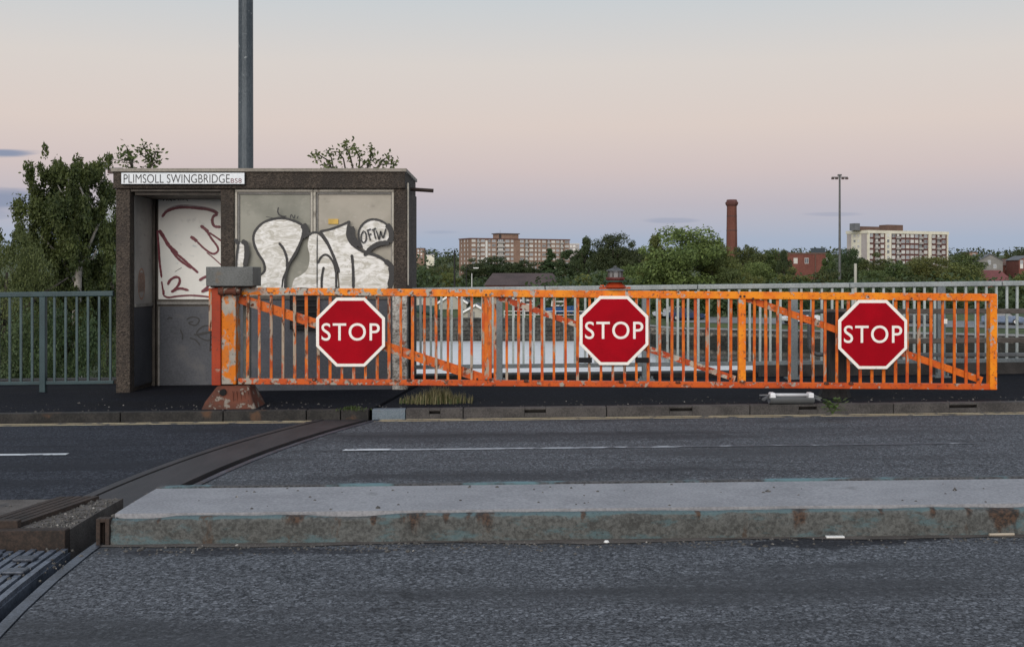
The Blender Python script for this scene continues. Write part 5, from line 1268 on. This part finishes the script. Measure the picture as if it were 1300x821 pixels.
# simple pitched or flat houses
def house(name, label, cat, px0, px1, yb, ye, yr, D, wall, roof, ridge='x', depth=8, wins=(), th=0):
    K = D/F; x0, x1 = (px0-650)*K, (px1-650)*K; z = lambda py: EYE+(HY-py)*K; xm = (x0+x1)/2
    t = thing(name, label, cat, (xm, D, z(yb)))
    b = MB(); y0, y1 = D, D+depth; zb_, zr = z(ye), z(yr); base = min(z(yb), land_z(xm, D))-.3
    if ridge == 'flat': b.box(x0, x1, y0, y1, base, zr)
    elif ridge == 'y': b.prism([(x0, base), (x1, base), (x1, zb_), (xm, zr-.12), (x0, zb_)], y0, y1)
    else: b.box(x0, x1, y0, y1, base, zb_)
    b.build('wall', wall, t)
    r_ = MB(); o = .25
    if ridge == 'x':
        ym = (y0+y1)/2; i = .9
        r_.add([(x0-o, y0-o, zb_), (x1+o, y0-o, zb_), (x1-i, ym, zr), (x0+i, ym, zr), (x0-o, y1+o, zb_), (x1+o, y1+o, zb_)], [(0, 1, 2, 3), (1, 5, 2), (5, 4, 3, 2), (4, 0, 3), (0, 4, 5, 1)])
    elif ridge == 'y':
        for s_ in (-1, 1):
            e = x0-o if s_ < 0 else x1+o; ez = zb_-o*(zr-zb_)/(xm-x0)
            r_.add([(e, y0-o, ez), (xm, y0-o, zr), (xm, y1+o, zr), (e, y1+o, ez), (e, y0-o, ez+.18), (xm, y0-o, zr+.18), (xm, y1+o, zr+.18), (e, y1+o, ez+.18)], [(0, 1, 2, 3), (4, 5, 6, 7), (0, 1, 5, 4), (3, 2, 6, 7), (0, 3, 7, 4)])
    else: r_.box(x0-.15, x1+.15, y0-.15, y1+.15, zr+.01, zr+.35)
    r_.build('roof', roof, t)
    for wpx, wpy, ww, wh in wins: place(WIN1, 'window', t, Vector(((wpx-650)*K-ww/2, D-.035, z(wpy)-wh/2))-ORG[t], (0, 0, 0), (ww, 1.5, wh))
    return t
bb = house('brick_building', 'flat topped dark red brick building among the trees right of the chimney', 'building', 998, 1050.5, 346, 322, 322.6, 300, M['brick_red'], M['rooftile'], 'flat', 14, [(1010, 331, 1.0, 1.4), (1024, 331, 1.0, 1.4)])
b = MB(); K = .2; b.box((1048.3-650)*K, (1049.8-650)*K, 299.7, 299.99, -2, EYE+27.8*K); b.build('drain_pipe', M['winframe'], bb)
b = MB(); b.box((1034.5-650)*K, (1035.5-650)*K, 299.75, 299.99, -2, EYE+27.8*K); b.build('pilaster', M['rooftile'], bb)
bo = thing('billboard', 'dark billboard frame standing on the roof of the red brick building', 'billboard', ((1043-650)*K, 303, EYE+27*K))
b = MB(); b.box((1033.5-650)*K, (1051.5-650)*K, 302.9, 303.1, EYE+29*K, EYE+35.4*K); b.build('panel', mat_flat('dark_board', (.03, .045, .055)), bo)
for px in (1036, 1043, 1050): b = MB(); b.box((px-650)*K-.08, (px-650)*K+.08, 303.11, 303.3, EYE+27*K, EYE+35.6*K); b.build('leg', M['roofdark'], bo)
house('stone_house', 'grey stone house with a slate gable on the right skyline', 'house', 1242, 1273, 345, 331, 323, 350, M['stonewall'], M['slateroof'], 'y', 12, [(1256, 333, .9, 1.3), (1263, 338, .9, 1.2), (1250, 338, .9, 1.2)])
house('tiled_house', 'house with a brown tiled roof right of the grey gabled house', 'house', 1272, 1294, 345, 337, 328.5, 356, M['brick_red'], M['rooftile'], 'x', 9, [(1279, 340, 1, 1.2), (1287, 340, 1, 1.2)])
house('brick_house', 'red brick house with white windows at the right picture edge', 'house', 1293.5, 1315, 345, 330, 325, 345, M['brick_red'], M['slateroof'], 'y', 9, [(1297, 333, .9, 1.3), (1297, 338, .9, 1.3), (1302, 330, .9, 1.3)])
house('red_roofed_shed', 'low building with a plain dark red roof above the silver rail at the right', 'shed', 1247, 1287, 362, 358.5, 342.8, 240, M['brick_red'], M['redroof'], 'x', 9)
house('small_brick_block', 'small brown block with two white windows on the skyline right of the white flats', 'building', 1231, 1241, 345, 321, 320.6, 500, M['brick_brown'], M['roofdark'], 'flat', 8, [(1236.5, 324, 1.2, 1.4), (1238.5, 328, 1.2, 1.4)])
house('corner_brick_block', 'tiny far brown block just right of the shelter wall', 'building', 524, 538.5, 345, 316, 315.4, 900, M['brick_brown'], M['roofdark'], 'flat', 14, [(527+j*4, 318.5+i*4, 1.3, 1.4) for i in range(3) for j in range(3)])
house('pale_far_block', 'pale grey far block peeping out right of the brown flats', 'building', 722.5, 735.5, 345, 310, 309.6, 950, M['greyclad'], M['winframe'], 'flat', 14, [(725+j*4, 312.5+i*4, 1.8, 1.4) for i in range(3) for j in range(3)])
house('white_far_house', 'white far house on the hill between the shelter and the brown flats', 'house', 541, 551, 345, 323.5, 321.5, 880, M['cream'], M['slateroof'], 'x', 8, [(543.5, 325, 1.2, 1.2), (548, 325, 1.2, 1.2)])
# waterside: long roofed pub, boathouses, low buildings
house('waterside_pub', 'long dark maroon waterside building with a brown hipped roof beyond the water', 'building', 616, 712, 402, 362, 346.5, 158, M['brick_dark'], M['roofdark'], 'x', 12,
      [(688+j*7.6, 384, .72, 1.3) for j in range(4)]+[(640+j*9, 386, .8, 1.3) for j in range(4)])
M['boathouse'] = mat_speckle('cream_boathouse', (.34, .33, .28), (.44, .42, .36), .6, 8, .8); M['bargewhite'] = mat_flat('white_barge_board', (.78, .78, .76))
def boathouse(name, label, px0, px1, yb, ye, yr, D):
    t = house(name, label, 'boathouse', px0, px1, yb, ye, yr, D, M['boathouse'], M['slateroof'], 'y', 9)
    K = D/F; xm = ((px0+px1)/2-650)*K; z = lambda py: EYE+(HY-py)*K
    for e in (px0-2, px1+2):
        b = MB(); b.beam(((e-650)*K, D-.3, z(ye+.9)), (xm, D-.3, z(yr-.6)), .06, .24); b.build('barge_board', M['bargewhite'], t)
    b = MB(); b.box(xm-.9, xm-.1, D-.04, D-.005, z(yb)-.1, z(yb)+2.0); b.build('door', M['framegrey'], t)
    place(WIN1, 'window', t, Vector((xm+.4, D-.035, z((yb+ye)/2)-.5))-ORG[t], (0, 0, 0), (.9, 1.5, .9)); return t
boathouse('boathouse', 'nearer cream boathouse with white gable edges right above the quay wall', 586.5, 621, 417, 397, 387.5, 137.5)
boathouse('boathouse', 'rear cream boathouse with a white edged gable left of the nearer one', 557, 592, 414, 384, 373, 146)
house('quay_store', 'plain beige low store building on the quay right of the shelter', 'building', 521, 553, 412, 378, 377, 150, M['boathouse'], M['slateroof'], 'flat', 8, [(535, 386, .8, 1.0)])
D = 137; K = D/F; xq = (543-650)*K; zq = land_z(xq, D)
bt = thing('covered_boat', 'dark green covered boat laid up on the quay below the beige store', 'boat', (xq, D, zq))
b = MB(); n = 12; vs = []; prof = [(-.0, 1.0), (.55, .95), (.85, .55), (.9, .15), (.5, 0), (0, -.05)]
for i in range(n+1):
    u = -1+2*i/n; w = max(.04, (1-abs(u)**2.6)); 
    for s_ in (1, -1):
        for y, z in (prof if s_ > 0 else prof[::-1]): vs.append((xq+u*1.5, D+s_*y*.8*w, zq+.35+z*1.05*(.6+.4*w)+.35*(-u)))
k = 12; b.add(vs, [(i*k+j, i*k+(j+1) % k, (i+1)*k+(j+1) % k, (i+1)*k+j) for i in range(n) for j in range(k)]+[tuple(range(k)), tuple(n*k+j for j in range(k-1, -1, -1))])
b.build('hull', mat_flat('dark_green_cover', (.025, .055, .05)), bt, smooth=True)
for s_ in (-.8, .8): b = MB(); b.box(xq+s_-.1, xq+s_+.1, D-.7, D+.7, zq-.1, zq+.55-.2*s_); b.build('trestle', M['framedark'], bt)
# boats moored behind the pub's terrace rail
def cruiser(px, D, col, label):
    K = D/F; x = (px-650)*K; z = land_z(x, D)-.1; t = thing('boat', label, 'boat', (x, D, z), 'small boats on the quay')
    b = MB(); n = 8; vs = []
    for i in range(n+1):
        u = -1+2*i/n; w = (1-max(0, u)**2.2*.95)
        for y, zz_ in ((-.8*w, 1.05+.15*u), (-.55*w, .35), (0, .2), (.55*w, .35), (.8*w, 1.05+.15*u)): vs.append((x+u*1.9, D+y, z+zz_))
    b.add(vs, [(i*5+j, i*5+j+1, (i+1)*5+j+1, (i+1)*5+j) for i in range(n) for j in range(4)]+[(i*5+4, i*5, (i+1)*5, (i+1)*5+4) for i in range(n)]+[(0, 4, 3, 2, 1)]); b.build('hull', col, t)
    b = MB(); b.prism([(x-1.2, z+1.1), (x+.7, z+1.15), (x+.35, z+1.75), (x-1.1, z+1.75)], D-.5, D+.5); b.build('cabin', M['winframe'], t)
    b = MB(); b.prism([(x-1.0, z+1.3), (x+.45, z+1.3), (x+.3, z+1.62), (x-1.0, z+1.62)], D-.515, D-.502); b.build('window', M['shade'], t)
    b = MB(); b.box(x-1.2, x-1.0, D-.6, D+.6, z-.1, z+.5); b.box(x+.8, x+1.0, D-.6, D+.6, z-.1, z+.5); b.build('cradle', M['framedark'], t)
M['bluehull'] = mat_flat('blue_hull', (.05, .12, .30), .3); M['redhull'] = mat_flat('dark_red_hull', (.22, .03, .03), .3)
cruiser(712, 141, M['bluehull'], 'blue hulled cabin boat on the quay left of the middle stop sign')
cruiser(672, 142, M['redhull'], 'dark red cabin boat on the quay in front of the maroon building')
tr = thing('terrace_rail', 'white rail along the quay in front of the maroon building', 'railing', (0, 135.2, -3.4))
for zz_ in (-2.6, -3.0): b = MB(); b.beam(((640-650)*.09, 135.2, zz_), ((745-650)*.09, 135.2, zz_), .05, .06); b.build('rail', M['winframe'], tr)
for i in range(9): x = (640-650)*.09+i*1.18; b = MB(); b.box(x-.03, x+.03, 135.23, 135.29, -3.6, -2.5); b.build('post', M['winframe'], tr)

# masts and lamps
def pole(name, label, cat, px, topy, D, r0, r1, mat, base=None, heads=None):
    K = D/F; x = (px-650)*K; zt = EYE+(HY-topy)*K; z0 = land_z(x, D) if base is None else base
    t = thing(name, label, cat, (x, D, z0)); b = MB(); b.tube([(x, D, z0-.3), (x, D, zt)], [r0, r1], 8); b.build('mast', mat, t)
    if heads == 'flood':
        b = MB(); b.box(x-1.15, x+1.15, D-.06, D+.06, zt-.35, zt-.23); b.box(x-.25, x+.25, D-.25, D+.25, zt-.1, zt+.12); b.build('head_frame', M['greymetal'], t)
        for dx_ in (-1.0, -.45, .45, 1.0): b = MB(); b.box(x+dx_-.17, x+dx_+.17, D-.3, D+.15, zt-.6, zt-.36); b.build('floodlight', M['roofdark'], t)
    if heads == 'street':
        b = MB(); b.tube([(x, D, zt-.05), (x+.5, D-.2, zt+.08), (x+1.0, D-.4, zt+.06)], .05, 6); b.build('arm', mat, t); b = MB(); b.box(x+.9, x+1.6, D-.6, D-.25, zt, zt+.14); b.build('lamp_head', M['winframe'], t, bevel=.04)
    return t
pole('light_mast', 'tall grey floodlight mast with cross arms standing left of the white flats', 'light mast', 1066, 222.5, 170, .22, .13, M['greymetal'], None, 'flood')
pole('light_mast', 'thin far floodlight mast between the birch and the shelter', 'light mast', 133, 208.5, 75, .10, .05, M['greymetal'], -2.2, 'flood')
pole('lamp_post', 'slim black lamp post left of the brown flats', 'lamp post', 577, 317.5, 150, .13, .09, M['tar'])
pole('street_lamp', 'street lamp with a white head in front of the left end of the brown flats', 'street lamp', 592, 341, 150, .08, .06, M['tar'], None, 'street')
pole('wooden_post', 'pale wooden post standing above the silver rail left of the right stop sign', 'post', 1086, 334.5, 125, .16, .15, M['boathouse'])
pole('white_mast', 'thin white boat mast rising above the nearer boathouse', 'mast', 599, 347, 139, .06, .04, M['winframe'])

# cars on the far path
M['glass'] = mat_flat('car_glass', (.02, .025, .03), .08, spec=.8); M['tyre'] = mat_flat('tyre_rubber', (.015, .015, .015), .85); M['rim'] = mat_flat('alloy_rim', (.4, .41, .42), .3, .7); M['lamp'] = mat_flat('headlamp_glass', (.6, .6, .58), .15)
def car(px, dy, paint, label, yaw=0):
    k = (px-650)/F; D = 120.0
    for _ in range(40): D = ybank(k*D)+dy
    x = k*D; z = land_z(x, D)+.04
    t = thing('parked_car', label, 'car', (x, D, z), 'cars parked on the far bank path', rotz=R(yaw)+1e-6)
    def part(n, b, m, par=t, **kw): return b.build(n, m, par, org=(0, 0, 0), **kw)
    b = MB(); b.prism([(-2.1, .32), (-1.75, .25), (1.75, .25), (2.1, .32), (2.13, .62), (2.0, .80), (1.15, .92), (-1.75, .95), (-2.1, .85)], -.85, .85); part('body', b, paint, bevel=.06)
    b = MB(); lo, hi = [(-1.72, .95), (1.05, .93)], [(-1.30, 1.43), (.35, 1.43)]
    b.add([(-1.72, -.80, .94), (1.08, -.80, .92), (1.08, .80, .92), (-1.72, .80, .94), (-1.28, -.62, 1.42), (.32, -.62, 1.42), (.32, .62, 1.42), (-1.28, .62, 1.42)], [(0, 1, 5, 4), (1, 2, 6, 5), (2, 3, 7, 6), (3, 0, 4, 7), (4, 5, 6, 7)]); part('windows', b, M['glass'])
    b = MB(); b.box(-1.30, .36, -.63, .63, 1.421, 1.47); part('roof', b, paint, bevel=.02)
    for sx_ in (-1.3, 1.3):
        for sy in (-1, 1):
            b = MB(); b.tube([(sx_, sy*.66, .31), (sx_, sy*.87, .31)], .31, 14); w = part('wheel', b, M['tyre']); b = MB(); b.tube([(sx_, sy*.871, .31), (sx_, sy*.885, .31)], .19, 10); part('rim', b, M['rim'], w)
    for sy in (-.6, .6): b = MB(); b.box(2.06, 2.14, sy-.17, sy+.17, .58, .72); part('headlight', b, M['lamp'])
car(871, 10, mat_flat('navy_car_paint', (.015, .03, .075), .25), 'dark blue car parked on the far path right of the middle stop sign', 2)
car(851, 11.5, mat_flat('pale_car_paint', (.35, .38, .42), .25), 'pale silver car parked behind and left of the dark blue car', 170)
car(1016, 9, mat_flat('white_car_paint', (.7, .71, .72), .25), 'white car parked on the far path left of the dark rest post', 200)
car(1166, 11, mat_flat('black_car_paint', (.02, .02, .022), .25), 'black car parked on the far path just right of the right stop sign', -20)
car(1273, 11, mat_flat('slate_car_paint', (.12, .16, .24), .25), 'slate blue car parked on the grass at the far right beyond the gate end', -25)
